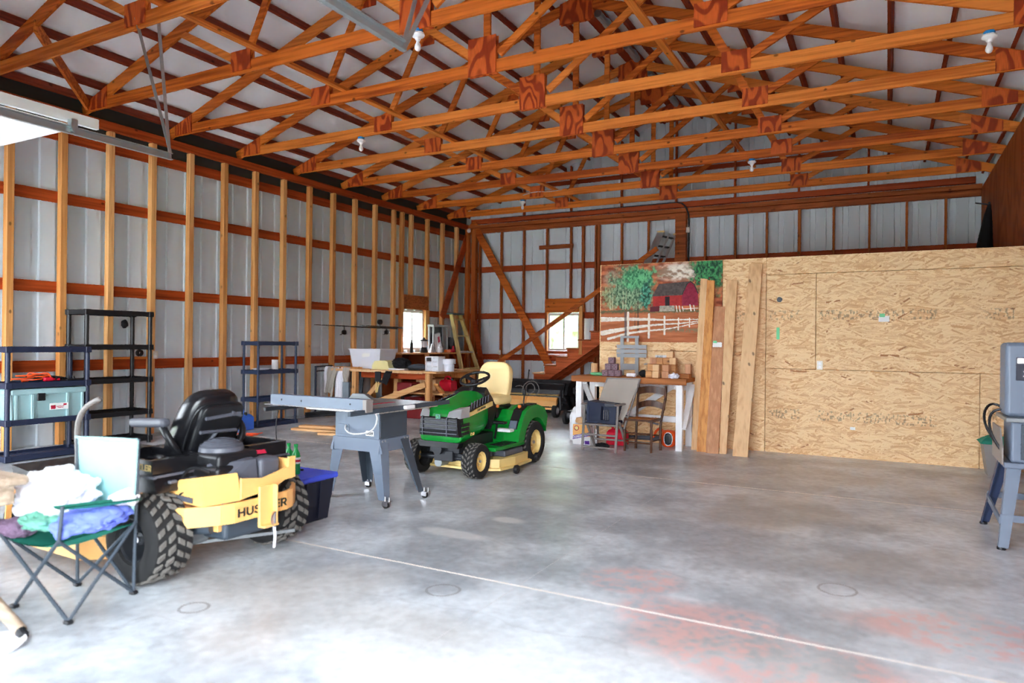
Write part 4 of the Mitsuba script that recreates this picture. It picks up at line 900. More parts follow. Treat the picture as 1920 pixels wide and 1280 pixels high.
for l, x, z, n in dice:
    t = thing('yard_die', f'purple wooden yard die, {l} of the pyramid on the white bench', 'die', 'pyramid of yard dice')
    put('cube', rb(x-.045, x+.045, -5.89, -5.80, z, z+.09, .008), 'purple_block', t)
    put('pips', cat_([cyl((x+a*.022, -5.891, z+.045+b*.022), (x+a*.022, -5.888, z+.045+b*.022), .0075, 8) for a, b in PIPS[n]]+[cyl((x+.0455, -5.845+a*.02, z+.045+a*.02), (x+.044, -5.845+a*.02, z+.045+a*.02), .0075, 8) for a in (-1, 0, 1)]), 'printed_black', t, kind='stuff')
cubes = [(6.70, -5.86, 0, 'front row, leftmost'), (6.80, -5.87, 0, 'front row, second'), (6.935, -5.86, 0, 'front row, right end'), (6.70, -5.77, 1, 'second layer, leftmost'), (6.795, -5.83, 1, 'second layer, middle'), (6.935, -5.84, 1, 'second layer, pale right one'), (6.89, -5.65, 2, 'third layer, left'), (6.98, -5.65, 2, 'third layer, right'), (6.70, -5.65, 2, 'third layer, far left'), (6.795, -5.66, 2, 'third layer, pale middle one'), (6.935, -5.64, 3, 'topmost of the stack')]
for x in (6.71, 6.82, 6.93, 7.02): cubes.append((x, -5.62, 0, f'hidden back row {x:.1f}'))
cubes = [c for c in cubes if 'hidden' not in c[3]]
for i, (x, y, r_, l) in enumerate(cubes):
    t = single('wooden_block', f'square wooden block on the white bench, {l}', 'block', cb(x-.046, x+.046, y-.046, y+.046, .986+.093*r_, 1.078+.093*r_, .004), ('block_wood', 'board_wood', 'board_wood_red')[i % 3], 'stack of wooden blocks')
for x, y, r_ in ((6.89, -5.65, 0), (6.98, -5.65, 0), (6.89, -5.65, 1), (6.98, -5.65, 1), (6.70, -5.66, 0), (6.795, -5.66, 0), (6.70, -5.66, 1) , (6.795, -5.66, 1)):
    if (x, y, r_) in ((6.70, -5.66, 0), (6.70, -5.66, 1)): x, y = 6.70, -5.65
    single('wooden_block', f'square wooden block supporting the {"left" if x < 6.75 else "middle" if x < 6.85 else "right"} back column, {"bottom" if r_ == 0 else "second"} {"outer" if x in (6.70, 6.98) else "inner"} one', 'block', cb(x-.044, x+.044, y-.044, y+.046 if x > 6.85 else y+.044, .986+.093*r_, 1.078+.093*r_, .004), 'block_wood', 'stack of wooden blocks')
single('wooden_block', 'reddish wooden block standing alone at the right end of the white bench', 'block', cb(7.13, 7.21, -5.60, -5.52, .986, 1.18), 'board_wood_red')
single('wood_offcut', 'short thick board lying at the right end of the white bench', 'board', cb(7.06, 7.235, -5.78, -5.62, .986, 1.045), 'bench_top_wood')
t = thing('folding_stool', 'grey slatted folding side table standing folded against the board wall on the white bench', 'side table')
for i, z in enumerate((1.255, 1.32, 1.385)): put('slat', hull([(6.06+a, -5.445+b, z+c) for a, b, c in ((.01*abs(i-1), 0, .0), (.47-.01*abs(i-1), 0, .0), (.0, 0, .055), (.46, 0, .055), (.0, .025, .0), (.46, .025, 0), (.0, .025, .055), (.46, .025, .055))]), 'grey_paint', t)
for x in (6.13, 6.36): put('leg', beam((x+.02, -5.50, .987), (x, -5.37, 1.60), .05, .022, (1, 0, 0)) if False else beam((x+.02, -5.44, .987), (x, -5.40, 1.57), .022, .05, (1, 0, 0)), 'grey_paint', t)
put('crossbar', cb(6.12, 6.40, -5.42, -5.395, 1.54, 1.575), 'grey_paint', t); put('crossbar', cb(6.14, 6.40, -5.445, -5.42, 1.07, 1.16), 'grey_paint', t)
single('sign_strip', 'small white sign strip above the wooden blocks', 'sign', cat_([bx(6.62, 6.82, PY-.004, PY-.001, 1.25, 1.295)]), 'paper')
put('lettering', text_on('100', .026, (6.64, PY-.0045, 1.26), (1, 0, 0), (0, 0, 1), .001, True, .09), 'printed_black', 'sign_strip')
single('cloth_bag', 'mint green folded bag at the left end of the white bench', 'bag', blob((5.90, -5.78, 1.01), (.13, .09, .024), 3, .2), 'green_tape', smooth=True)
single('spool', 'pale cardboard roll standing at the left end of the white bench', 'roll', lathe([(0, 0), (.05, 0), (.05, .17), (.02, .17), (.02, .16), (0, .16)], 20, at=(5.70, -5.42, .986)), 'board_wood')
single('glue_gun', 'white and black glue gun lying between the dice and the blocks', 'glue gun', cat_([rb(6.36, 6.50, -5.87, -5.83, .99, 1.04, .015), beam((6.46, -5.85, 1.02), (6.49, -5.86, .992), .03, .04)]), 'white_plastic')
single('work_glove', 'black and green work glove by the wooden blocks', 'glove', blob((6.585, -5.78, 1.035), (.06, .045, .05), 3, .3, 8, 4), 'black_cloth', smooth=True)
single('hook_tool', 'silver bent hook standing by the wooden blocks', 'tool', tube(spline([(6.60, -5.60, .988), (6.60, -5.60, 1.12), (6.58, -5.60, 1.17), (6.54, -5.6, 1.16)], 14), .01, 8), 'alu')
single('plastic_bag', 'crumpled clear plastic bag by the blocks hanging over the bench edge', 'plastic bag', blob((7.06, -5.90, 1.02), (.07, .06, .04), 4, .5, 10, 5), 'frosted', smooth=True)

t = thing('patio_chair', 'grey folding patio chair with a mesh back, holding a black box', 'chair')
x0, x1 = 5.98, 6.46
for x in (x0, x1):
    put('leg', beam((x, -6.55, 0.0), (x+.01, -6.50, .62), .018, .03, (1, 0, 0)), 'taupe_metal', t)
    put('leg', beam((x+.02, -6.12, .0), (x+.02, -6.48, .40), .018, .03, (1, 0, 0)), 'taupe_metal', t)
    put('back_post', beam((x+.05, -6.36, .30), (x+.15, -6.0, .96), .02, .028, (0, 1, 0)), 'taupe_metal', t)
    put('armrest', se((x+.0, -6.38, .63), (.032, .2, .012), .5, .6, 8, 18), 'taupe_metal', t, smooth=40)
put('back_mesh', hull([(x0+.06, -6.35, .42), (x1+.04, -6.35, .42), (x0+.15, -6.0, .96), (x1+.15, -6.0, .96), (x0+.06, -6.358, .42), (x1+.04, -6.358, .42), (x0+.15, -6.008, .96), (x1+.15, -6.008, .96)]), 'grey_cloth', t)
put('top_rail', beam((x0+.14, -6.0, .965), (x1+.16, -6.0, .965), .022, .022), 'taupe_metal', t)
put('seat', cb(x0+.01, x1-.01, -6.52, -6.12, .345, .362), 'grey_cloth', t)
put('seat_rail', cat_([cyl((x0, -6.53, .355), (x1, -6.53, .355), .014), cyl((x0, -6.12, .355), (x1, -6.12, .355), .014)]), 'taupe_metal', t)
for z, y in ((.22, -6.53), (.05, -6.545), (.12, -6.2)): put('crossbar', cb(x0, x1, y-.01, y+.01, z-.012, z+.012), 'taupe_metal', t)
t = thing('heater_box', 'dark navy box with an open front lying on the grey patio chair', 'box')
m = m3.Manifold.cube((.42, .3, .275)) - m3.Manifold.cube((.13, .1, .19)).translate((.205, -.01, .04))
put('shell', mv(rot(tm(m), 4, [0, 1, 0]), 6.0, -6.47, .39), 'navy_plastic', t)
put('corner_trim', cat_([cb(6.0, 6.18, -6.485, -6.47, .37, .39), cb(6.02, 6.05, -6.485, -6.47, .385, .6)]), 'blue_shelf', t)
put('handle_grip', rb(6.27, 6.43, -6.50, -6.46, .60, .65, .018), 'grey_plastic', t, smooth=40)
put('grate', cat_([cb(6.225+i*.03, 6.235+i*.03, -6.40, -6.39, .4, .55) for i in range(4)]), 'taupe_metal', t)

t = thing('bentwood_chair', 'dark brown wooden chair with two curved back rails by the white bench', 'chair')
fx0, fx1, fy, ry = 6.50, 6.87, -6.30, -5.97
for x in (fx0, fx1):
    prof = [(0, 0), (.013, 0), (.016, .06), (.013, .1), (.018, .13), (.014, .16), (.018, .2), (.02, .28), (.014, .33), (.019, .36), (.016, .41), (0, .41)]
    put('leg', lathe(prof, 14, at=(x, fy, 0)), 'dark_chair_wood', t, smooth=40)
for x, xt in ((6.56, 6.555), (6.91, 6.945)):
    put('back_post', tube(spline([(x, ry-.03, 0), (x, ry, .42), (xt, ry+.06, .7), (xt, ry+.09, .875)], 16), .0165, 10), 'dark_chair_wood', t, smooth=True)
put('seat', cat_([prism([(6.475, -6.33), (6.90, -6.33), (6.93, -6.2), (6.92, -5.96), (6.54, -5.96), (6.46, -6.2)], .415, .44)]), 'dark_chair_wood', t)
put('cane_panel', prism([(6.52, -6.29), (6.86, -6.29), (6.88, -6.1), (6.87, -6.0), (6.58, -6.0), (6.50, -6.2)], .4405, .444), 'bench_top_wood', t, label='woven cane seat')
def rail(z, h, arch):
    xs = np.linspace(6.555, 6.945, 14); u = (xs-6.75)/.195
    return loft([np.array([(x, ry+.065+.04*(1-a*a)*-1+(z-.7)*.15+dy, z+arch*(1-a*a)+dz) for dy, dz in ((-.009, -h/2), (.009, -h/2), (.009, h/2), (-.009, h/2))]) for x, a in zip(xs, u)])
put('back_rail', rail(.79, .095, .035), 'dark_chair_wood', t, smooth=30); put('back_rail', rail(.585, .085, .05), 'dark_chair_wood', t, smooth=30)
for z, (a, b) in ((.12, ((fx0, fy), (fx1, fy))), (.25, ((fx0, fy), (fx1, fy))), (.15, ((fx0, fy), (6.56, ry-.02))), (.15, ((fx1, fy), (6.91, ry-.02))), (.2, ((6.56, ry-.02), (6.91, ry-.02)))): put('stretcher', cyl((*a, z), (*b, z), .009, 8), 'dark_chair_wood', t)

def gas_can(name, label, c, s, mat, axis=0, cap='black_plastic', spout=None):
    t = thing(name, label, 'fuel can')
    w, d, h = s
    m = cat_([])if False else None
    body = hull([(c[0]+sx*w/2*k, c[1]+sy*d/2*k, z) for sx in (-1, 1) for sy in (-1, 1) for z, k in ((.012, .96), (.03, 1), (h*.62, .98), (h*.76, .72))])
    put('body', body, mat, t)
    put('grip', tube(spline([(c[0]-w*.30, c[1], h*.72), (c[0]-w*.22, c[1], h*.92), (c[0]+w*.1, c[1], h*.96), (c[0]+w*.26, c[1], h*.74)], 14), .017, 8), mat, t, smooth=True)
    put('cap', cyl((c[0]+w*.32, c[1], h*.70), (c[0]+w*.34, c[1], h*.86), .026, 12), cap, t)
    put('moulded_panel', cb(c[0]-w*.3, c[0]+w*.3, c[1]-d/2-.006, c[1]-d/2+.01, h*.15, h*.5, .005), mat, t)
    if spout: put('spout', tube(spline(spout, 10), np.linspace(.02, .012, 10), 8), 'cream_yellow', t, smooth=True)
    return t
gas_can('fuel_can', 'red plastic fuel can under the white bench', (6.24, -5.86), (.27, .2, .30), 'red_plastic')
gas_can('fuel_can', 'blue plastic fuel can with a yellow spout in front of the low blue shelf', (.50, -7.60), (.30, .26, .34), 'blue_can', spout=[(.40, -7.6, .26), (.37, -7.62, .34), (.33, -7.66, .44)])
gas_can('fuel_can', 'small red fuel can on the shelf below the left workbench', (2.55, -4.7), (.26, .2, .28), 'red_plastic')
for k in [k for k in scene if k.startswith('fuel_can_002__')]: scene[k]['to_world'] = T().translate([0, 0, .545])
t = thing('detergent_box', 'orange and white cat litter box with purple lettering under the patio chair', 'box')
put('carton', cb(5.64, 5.91, -6.09, -5.955, .0, .29, .003), 'white_plastic', t)
put('front_print', cat_([bx(5.642, 5.908, -6.0915, -6.0895, .12, .288)]), 'yellow_paint', t)
put('purple_band', prism([(5.642, .07), (5.908, .135), (5.908, .185), (5.642, .125)], -6.093, -6.0905, 'xz'), 'printed_purple', t)
put('lettering', text_on('Double Duty', .04, (5.648, -6.0935, .083), (1, 0, .245), (-.245, 0, 1), .001, True, .255), 'white_plastic', t)
put('round_emblem', cyl((5.70, -6.0935, .235), (5.70, -6.09, .235), .038, 20), 'printed_red', t); put('emblem_center', cyl((5.70, -6.095, .235), (5.70, -6.093, .235), .027, 20), 'cream_yellow', t)
put('purple_print', cat_([bx(5.83, 5.9, -6.0935, -6.0895, .01, .06), cyl((5.80, -6.0935, .035), (5.80, -6.0895, .035), .022, 14)]), 'printed_purple', t)
single('paper_bag', 'crumpled brown and white bag on top of the litter box', 'bag', blob((5.72, -6.01, .335), (.07, .055, .05), 3, .3, 8, 3), 'board_wood', smooth=True)
single('spray_bottle', 'small silver bottle standing beside the litter box', 'bottle', lathe([(0, 0), (.028, 0), (.028, .16), (.012, .19), (.012, .23), (0, .23)], 16, at=(5.975, -6.02, 0)), 'alu', smooth=40)
single('white_jug', 'white plastic jug standing behind the left white bench leg', 'jug', lathe([(0, 0), (.09, 0), (.095, .02), (.095, .36), (.05, .46), (.03, .5), (0, .5)], 20, at=(5.50, -5.65, 0)), 'white_plastic', smooth=40)
single('shop_rag', 'small dark lump lying on the floor below the patio chair', 'rag', blob((6.18, -6.32, .04), (.10, .05, .045), 3, .3, 7, 8), 'black_cloth', smooth=True)  # stands for an unidentified dark lump
t = thing('leaf_blower', 'orange and black leaf blower lying under the right end of the white bench', 'leaf blower')
put('housing', se((6.93, -5.66, .125), (.10, .11, .12), .6, .7), 'orange_plastic', t, smooth=50)
put('cover', se((6.95, -5.745, .13), (.055, .04, .085), .5, .5), 'black_plastic', t, smooth=50)
put('cover_trim', tube([(6.95+.06*math.cos(a), -5.77, .13+.09*math.sin(a)) for a in np.linspace(0, 2*np.pi, 24, False)], .007, 6, True), 'white_plastic', t)
put('nozzle', cyl((6.86, -5.62, .11), (6.30, -5.56, .09), .038, 14, .03), 'grey_plastic', t)
put('grip', tube(spline([(6.86, -5.68, .22), (6.8, -5.66, .25), (6.72, -5.63, .18), (6.70, -5.62, .12)], 12), .018, 8), 'orange_plastic', t, smooth=True)
single('ski_board', 'black and white striped board lying across the seat stretcher behind the chairs', 'board', beam((6.05, -5.72, .47), (6.75, -5.55, .30), .06, .02), 'grey_plastic')
# ================================================================ shelves along the left wall
def shelf_unit(label, x0, x1, y0, y1, tiers, mat, post=.027):
    t = thing('shelf_unit', label, 'shelf')
    for i, z in enumerate(tiers):
        d = put('shelf', cat_([cb(x0, x1, y0, y1, z-.05, z-.034, .004), cb(x0, x1, y0, y0+.02, z-.066, z, .004), cb(x0, x1, y1-.02, y1, z-.055, z, .004), cb(x0, x0+.02, y0, y1, z-.066, z, .004), cb(x1-.02, x1, y0, y1, z-.066, z, .004)]), mat, t)
        for a in (x0+.03, x1-.03):
            for b in (y0+.03, y1-.03): put('corner_socket', cb(a-.036, a+.036, b-.036, b+.036, z-.07, z+.003, .006), mat, d)
        n = int((y1-y0)/.07); put('grid_bars', cat_([cb(x0+.02, x1-.02, y0+.04+i*.07, y0+.06+i*.07, z-.034, z-.026, .002) for i in range(n)]), mat, d, kind='stuff')
    for a in (x0+.03, x1-.03):
        for b in (y0+.03, y1-.03): put('post', cyl((a, b, 0.002), (a, b, tiers[-1]-.03), post, 14), mat, t)
    return t
shelf_unit('navy plastic shelf with the teal tote, nearest at the left edge', .28, .72, -11.10, -10.13, [.075, .49, .925, 1.345], 'navy_plastic')
shelf_unit('tall empty black plastic shelf against the left wall', .08, .54, -10.10, -9.16, [.10, .47, .92, 1.37, 1.83], 'black_plastic')
shelf_unit('narrow blue plastic shelf with white can, right of the black seat', .10, .50, -7.27, -6.38, [.06, .49, .95, 1.43], 'blue_shelf', .02)
t = thing('storage_tote', 'pale teal lidded tote with black latch on the near navy shelf', 'tote')
put('body', hull([(x, y, z) for z, a in ((.465, .035), (.78, .01)) for x in (.31+a, .70-a*.6) for y in (-11.03+a, -10.19-a)]), 'teal_plastic', t)
put('lid', cb(.31, .715, -11.04, -10.18, .775, .845, .012), 'teal_plastic', t)
put('ribs', cat_([cb(.69, .712, y, y+.03, .49, .78, .004) for y in (-11.0, -10.82, -10.42, -10.24)]), 'teal_plastic', t)
put('latch', cb(.705, .725, -10.76, -10.67, .70, .79, .005), 'black_plastic', t)
put('sticker', bx(.7125, .7145, -10.62, -10.40, .58, .66), 'paper', t)
put('sticker_print', cat_([bx(.7145, .715, -10.605, -10.55, .59, .635), bx(.7145, .715, -10.54, -10.45, .615, .622), bx(.7145, .715, -10.53, -10.46, .600, .606), bx(.7145, .715, -10.46, -10.42, .628, .65)]), 'printed_red', t)
single('cable_coil', 'orange and black coiled cords on the near navy shelf', 'cord', tube(spline([(.55+.1*math.cos(a*2.1), -10.9+.02*a+.1*math.sin(a*2.1), .935+.012*a % .09) for a in np.linspace(0, 16, 60)], 160), .009, 6), 'orange_plastic')
single('cable_bundle', 'black cables piled on the near navy shelf', 'cable', tube(spline([(.56+.09*math.cos(a*1.7), -10.72+.016*a+.1*math.sin(a*1.9), .94+.05*abs(math.sin(a*.9))) for a in np.linspace(0, 18, 70)], 180), .008, 6), 'black_plastic')
single('work_light', 'red work lamp lying on the near navy shelf', 'lamp', cat_([rb(.60, .68, -10.66, -10.55, .925, .975, .02), cyl((.63, -10.56, .945), (.64, -10.47, .945), .016)]), 'red_plastic', smooth=40)
single('flat_tool', 'black flat tool tray at the right end of the near navy shelf', 'tool', cat_([cb(.45, .68, -10.40, -10.2, .925, .945), cyl((.6, -10.34, .945), (.6, -10.34, .985), .012), cyl((.6, -10.28, .945), (.6, -10.28, .975), .015)]), 'black_plastic')
single('paint_can', 'white paint can on the blue shelf', 'can', lathe([(0, 0), (.055, 0), (.055, .16), (.05, .165), (0, .165)], 20, at=(.33, -6.75, .952)), 'white_plastic', smooth=40)
single('plastic_sheet', 'clear crumpled plastic sheet on the blue shelf', 'plastic sheet', blob((.33, -7.05, .965), (.1, .15, .02), 3, .4, 9, 2), 'frosted', smooth=True)
t = thing('wall_hook', 'black hook with a dark lump hanging above the tall black shelf', 'hook')
put('body', blob((-.06, -9.20, 1.66), (.03, .05, .06), 3, .3, 8, 7), 'black_plastic', t, smooth=True)
single('tape_roll', 'black roll of tape on the wall block beside the tall shelf', 'tape', lathe([(.02, -.02), (.05, -.02), (.05, .02), (.02, .02), (.02, -.02)], 20, 'x', (-.04, -8.98, 1.245)), 'black_plastic')
# floor things on the left
single('floor_cord', 'orange cord lying on the floor beside the blue fuel can', 'cord', tube(spline([(1.15+.16*math.cos(a), -8.2+.22*math.sin(a*1.05)+.01*a, .008+.003*a) for a in np.linspace(0, 13, 60)], 150), .008, 6), 'orange_plastic')
pl = [((1.15, -7.08), (2.6, -6.86), .20, 'orange pine plank on the floor, lowest in the pile'), ((1.25, -6.86), (2.6, -6.62), .2, 'orange pine plank on the floor, second in the pile'), ((1.5, -6.62), (2.7, -6.38), .2, 'pine plank on the floor, farthest back in the pile'), ((1.9, -7.3), (2.75, -7.12), .12, 'pale short plank in front of the floor pile'), ((1.2, -6.98), (2.5, -6.75), .16, 'thin plank lying skewed on top of the floor pile')]
for i, (a, b, w, l) in enumerate(pl):
    z = .018 if i < 4 else .055
    single('floor_plank', l, 'plank', beam((*a, z), (*b, z), w, .034), 'bench_wood_x', 'planks piled on the floor')
single('black_tubes', 'bundle of black bent tubes lying on the floor along the left wall', 'tubes', cat_([tube(spline([(.25, -5.95, .05+.03*i), (.6, -5.75, .09+.03*i), (1.1, -5.5, .10+.02*i), (1.75, -5.55, .08)], 16), .02, 8) for i in range(3)]+[tube(spline([(1.3, -5.7, .03), (1.6, -5.6, .05), (1.8, -5.62, .04)], 8), .025, 8), cyl((.75, -5.7, .1), (.85, -5.6, .32), .012)]), 'black_plastic')
t = thing('pipe_rack', 'dark steel pipe frame standing against the left wall left of the workbench', 'rack')
put('post', cyl((.06, -5.50, 0), (.06, -5.50, .97), .02), 'navy_plastic', t); put('bar', cyl((.06, -5.52, .955), (.06, -5.06, .965), .016), 'dark_metal', t); put('bar', cyl((.06, -5.5, .87), (.06, -5.06, .88), .012), 'dark_metal', t); put('post', cyl((.06, -5.06, 0), (.06, -5.06, .97), .02), 'dark_metal', t)
# fishing rods on the wall
for i, (z, ya, yb, l) in enumerate(((1.745, -5.55, -3.0, 'black fishing rod hung on the left wall studs, lower one'), (1.765, -4.3, -2.85, 'black fishing rod hung on the left wall studs, right one'))):
    t = thing('fishing_rod', l, 'fishing rod', 'fishing rods on the wall')
    x = .05+.05*i
    put('blank', tube([(x, ya, z+.01), (x, (ya+yb)/2, z), (x, yb, z-.01)], [.005, .012, .016], 8), 'black_plastic', t)
    yr = (-4.72, -3.45)[i]; zr = z-.12
    put('reel', cat_([lathe([(0, -.04), (.045, -.04), (.05, 0), (.035, .04), (0, .04)], 18, 'y', (x+.02, yr, zr)), cyl((x, yr, z), (x+.01, yr, zr+.04), .012), tube([(x+.03, yr-.05, zr), (x+.06, yr-.14, zr-.05), (x+.06, yr-.18, zr-.05)], .008, 6)]), 'black_gloss', t, smooth=40)
    put('spool', lathe([(0, -.02), (.052, -.02), (.052, .015), (0, .015)], 16, 'y', (x+.02, yr+.03, zr)), 'alu', t, smooth=40)
single('reel', 'black and chrome reel fixed on top of the right fishing rod', 'fishing reel', cat_([lathe([(0, -.05), (.05, -.04), (.055, .03), (0, .04)], 18, 'y', (.1, -3.66, 1.862)), cyl((.1, -3.66, 1.78), (.1, -3.66, 1.83), .012)]), 'black_gloss', smooth=40)

# ================================================================ left workbench
t = thing('timber_workbench', 'long pine workbench with diagonal braces under the left window', 'workbench')
put('bench_top', cb(.32, 2.72, -5.34, -3.85, .895, .93, .004), 'bench_wood_x', t)
put('edge_strip', cb(.30, 2.45, -5.375, -5.342, .885, .932, .003), 'board_wood', t)
for x in (.80, 2.48):
    put('leg', cb(x, x+.10, -5.33, -5.235, 0, .89, .005), 'bench_wood_z', t)
for x in (.78, 1.62, 2.55): put('leg', cb(x, x+.10, -4.02, -3.92, 0, .89, .005), 'bench_wood_z', t)
put('leg', cb(1.45, 1.55, -4.9, -4.8, 0, .89, .005), 'bench_wood_z', t)
put('apron', cb(.90, 2.48, -5.18, -5.14, .77, .89), 'girt_wood_x', t)
put('apron', cb(.85, 2.6, -4.02, -3.98, .76, .88), 'stud_wood_1', t)
put('brace', beam((1.30, -5.35, .30), (2.50, -5.35, .70), .035, .10, (0, 0, 1)), 'bench_wood_x', t)
put('brace', beam((.90, -5.29, .20), (1.36, -5.0, .84), .035, .08), 'bench_wood_x', t)
put('brace', beam((2.62, -5.20, .70), (2.62, -4.4, .12), .035, .09, (1, 0, 0)), 'stud_wood_1', t)
put('lower_shelf', cb(1.6, 2.7, -5.1, -3.95, .50, .535), 'bench_wood_x', t)
put('crossbar', beam((1.6, -5.1, .34), (2.5, -5.1, .34), .04, .09), 'stud_wood_1', t)
t = thing('window_bench', 'red-brown wooden cabinet bench along the wall under the left window', 'cabinet')
put('top', cb(.03, .57, -3.5, -.75, 1.17, 1.205, .004), 'stud_wood_1', t)
for y in (-3.48, -2.55, -1.7, -.80): put('side_panel', cb(.04, .55, y, y+.03, 0, 1.17), 'plywood' if y > -1 else 'wall_plywood', t)
put('back_panel', bx(.03, .04, -3.48, -.78, 0, 1.17), 'wall_plywood', t)
for z in (.12, .55, .86): put('shelf', cb(.05, .53, -3.45, -.8, z, z+.02), 'wall_plywood', t)
put('face_post', cb(.51, .56, -2.6, -2.48, 0, 1.168), 'stud_wood_0', t); put('face_post', cb(.51, .56, -.86, -.75, 0, 1.168), 'wall_plywood', t)
# on the workbench
t = thing('storage_tote', 'white translucent open tote with a label on the left workbench', 'tote')
def tub(x0, x1, y0, y1, z0, z1, tp, th=.012):
    o = hull([(x0+tp, y0+tp, z0), (x1-tp, y0+tp, z0), (x0+tp, y1-tp, z0), (x1-tp, y1-tp, z0), (x0, y0, z1), (x1, y0, z1), (x0, y1, z1), (x1, y1, z1)])
    i = hull([(x0+tp+th, y0+tp+th, z0+th), (x1-tp-th, y0+tp+th, z0+th), (x0+tp+th, y1-tp-th, z0+th), (x1-tp-th, y1-tp-th, z0+th), (x0+th, y0+th, z1+.01), (x1-th, y0+th, z1+.01), (x0+th, y1-th, z1+.01), (x1-th, y1-th, z1+.01)])
    M_ = lambda m: m3.Manifold(m3.Mesh(V(m.vertices, np.float32), V(m.faces, np.uint32)))
    return tm(M_(o)-M_(i))
put('tub', tub(.55, 1.30, -5.12, -4.62, .932, 1.30, .05), 'frosted', t)
put('rim', cat_([cb(.53, 1.32, -5.14, -5.11, 1.285, 1.305), cb(.53, 1.32, -4.63, -4.60, 1.285, 1.305), cb(.53, .56, -5.14, -4.6, 1.285, 1.305), cb(1.29, 1.32, -5.14, -4.6, 1.285, 1.305)]), 'frosted', t)
put('label_patch', hull([(.86, -5.107, 1.15), (1.04, -5.107, 1.16), (.86, -5.116, 1.22), (1.04, -5.116, 1.23), (.86, -5.10, 1.15), (1.04, -5.1, 1.23)]), 'paper', t)
t = thing('foam_wedge', 'pale yellow foam block with a slanted face on the left workbench', 'foam block')
put('block', prism([(1.22, .932), (1.62, .932), (1.58, 1.08), (1.50, 1.10), (1.28, 1.09), (1.22, 1.0)], -5.25, -5.0, 'xz'), 'foam_yellow', t)
single('duffel_bag', 'dark grey duffel bag on the left workbench', 'bag', blob((1.74, -5.05, 1.045), (.17, .14, .115), 4, .5, 8, 2), 'black_cloth', smooth=True)
single('bag_strap', 'black strap and cloth hanging over the front of the left workbench', 'strap', fold(hull([(1.66, -5.40, .92), (1.80, -5.40, .92), (1.66, -5.385, .92), (1.80, -5.385, .92), (1.56, -5.42, .72), (1.70, -5.42, .66), (1.56, -5.40, .72), (1.70, -5.4, .66)]).subdivide().subdivide().subdivide(), .02, 12), 'black_cloth')
for i, (x, y, a, mat, l) in enumerate(((1.78, -5.16, 8, 'paper', 'white papers lying at the front of the left workbench'), (1.98, -5.0, -14, 'black_cloth', 'black folder on the papers of the left workbench'), (2.15, -5.05, 20, 'saw_dark', 'dark grey folded jacket lying by the drawer organizer'))):
    single(('paper_stack', 'folder', 'folded_jacket')[i], l, ('paper', 'folder', 'jacket')[i], rot(rb(x-.17, x+.17, y-.11, y+.11, .932, .96+.03*i, .012) if i != 2 else blob((x, y, .99), (.2, .13, .055), 3, .3, 8, 4), a, [0, 0, 1], (x, y, 0)), mat, smooth=40)
single('thin_board', 'thin pale board lying across the back of the left workbench', 'board', cb(1.9, 2.95, -4.62, -4.45, .932, .945), 'bench_wood_x')
t = thing('drawer_organizer', 'white plastic drawer organizer with clear drawers on the left workbench', 'organizer')
put('case', cat_([cb(2.40, 2.68, -5.22, -5.20+.03, .932+.082*i-.004, .932+.082*i+.008) for i in range(4)]+[cb(2.40, 2.415, -5.22, -5.0, .932, 1.19), cb(2.665, 2.68, -5.22, -5.0, .932, 1.19), cb(2.40, 2.68, -5.02, -5.0, .932, 1.19), cb(2.40, 2.68, -5.22, -5.0, 1.18, 1.195), cb(2.53, 2.545, -5.22, -5.19, .932, 1.19)]), 'white_plastic', t)
for i in range(3):
    for j in range(2): put('drawer', cb(2.42+.125*j, 2.525+.125*j+.01, -5.20, -5.03, .944+.082*i, 1.004+.082*i), 'frosted' if (i, j) != (2, 0) else 'printed_black', t)
single('tin_stack', 'grey round tins beside the white drawer organizer', 'tins', cat_([cyl((2.80, -5.05, .932), (2.80, -5.05, 1.06), .09), cyl((2.80, -5.05, 1.065), (2.80, -5.05, 1.15), .115)]), 'frosted', smooth=40)
single('plier', 'black pliers lying near the right end of the left workbench', 'tool', cat_([beam((2.52, -4.75, .94), (2.68, -4.85, .94), .02, .015), beam((2.52, -4.85, .94), (2.68, -4.75, .94), .02, .015)]), 'dark_metal')
def cloth_hang(p, w, drop, seed, tilt=0):
    n, k = 14, 22; v, f = [], []
    for i in range(k):
        t_ = i/(k-1); ww = w*(1-.45*t_)
        for j in range(n):
            s_ = j/(n-1)-.5
            v.append((p[0]+tilt*t_+s_*ww*.9, p[1]-.05*math.sin(min(1, t_*4)*1.57)+.03*math.sin(s_*17+seed+t_*2), p[2]-drop*t_+.05*math.sin(seed+s_*5)*t_))
    for i in range(k-1):
        for j in range(n-1): a = i*n+j; f += [[a, a+1, a+n+1], [a, a+n+1, a+n]]
    m = trimesh.Trimesh(v, f, process=False); th = m.copy(); th.vertices = th.vertices-m.vertex_normals*.01; th.invert()
    return cat_([m, th])
for l, x, y, w, d, mat, s_, ti in (('white shirt hanging off the left end of the left workbench', .22, -5.22, .34, .46, 'white_cloth', 1, -.08), ('beige cloth hanging off the left end of the left workbench', .38, -5.33, .34, .52, 'grey_cloth', 2, -.1), ('white towel hanging low beside the left workbench leg', .55, -5.30, .22, .80, 'white_cloth', 4, -.06), ('beige rag hanging beside the left workbench leg', .72, -5.36, .14, .34, 'grey_cloth', 5, .02)):
    single('hanging_cloth', l, 'cloth', cloth_hang((x, y, .955), w, d, s_, ti), mat, 'cloths hanging on the workbench end', smooth=True)
single('coat', 'dark grey coat hanging behind the left workbench end', 'coat', cloth_hang((.62, -4.9, .9), .4, .75, 7, 0), 'saw_dark', smooth=True)
single('wood_strip', 'short red-brown board on the left end of the left workbench', 'board', cb(.34, .95, -5.33, -5.2, .932, .965), 'stud_wood_1')
t = thing('bar_clamp', 'pair of yellow-handled clamps hanging under the left workbench top', 'clamp')
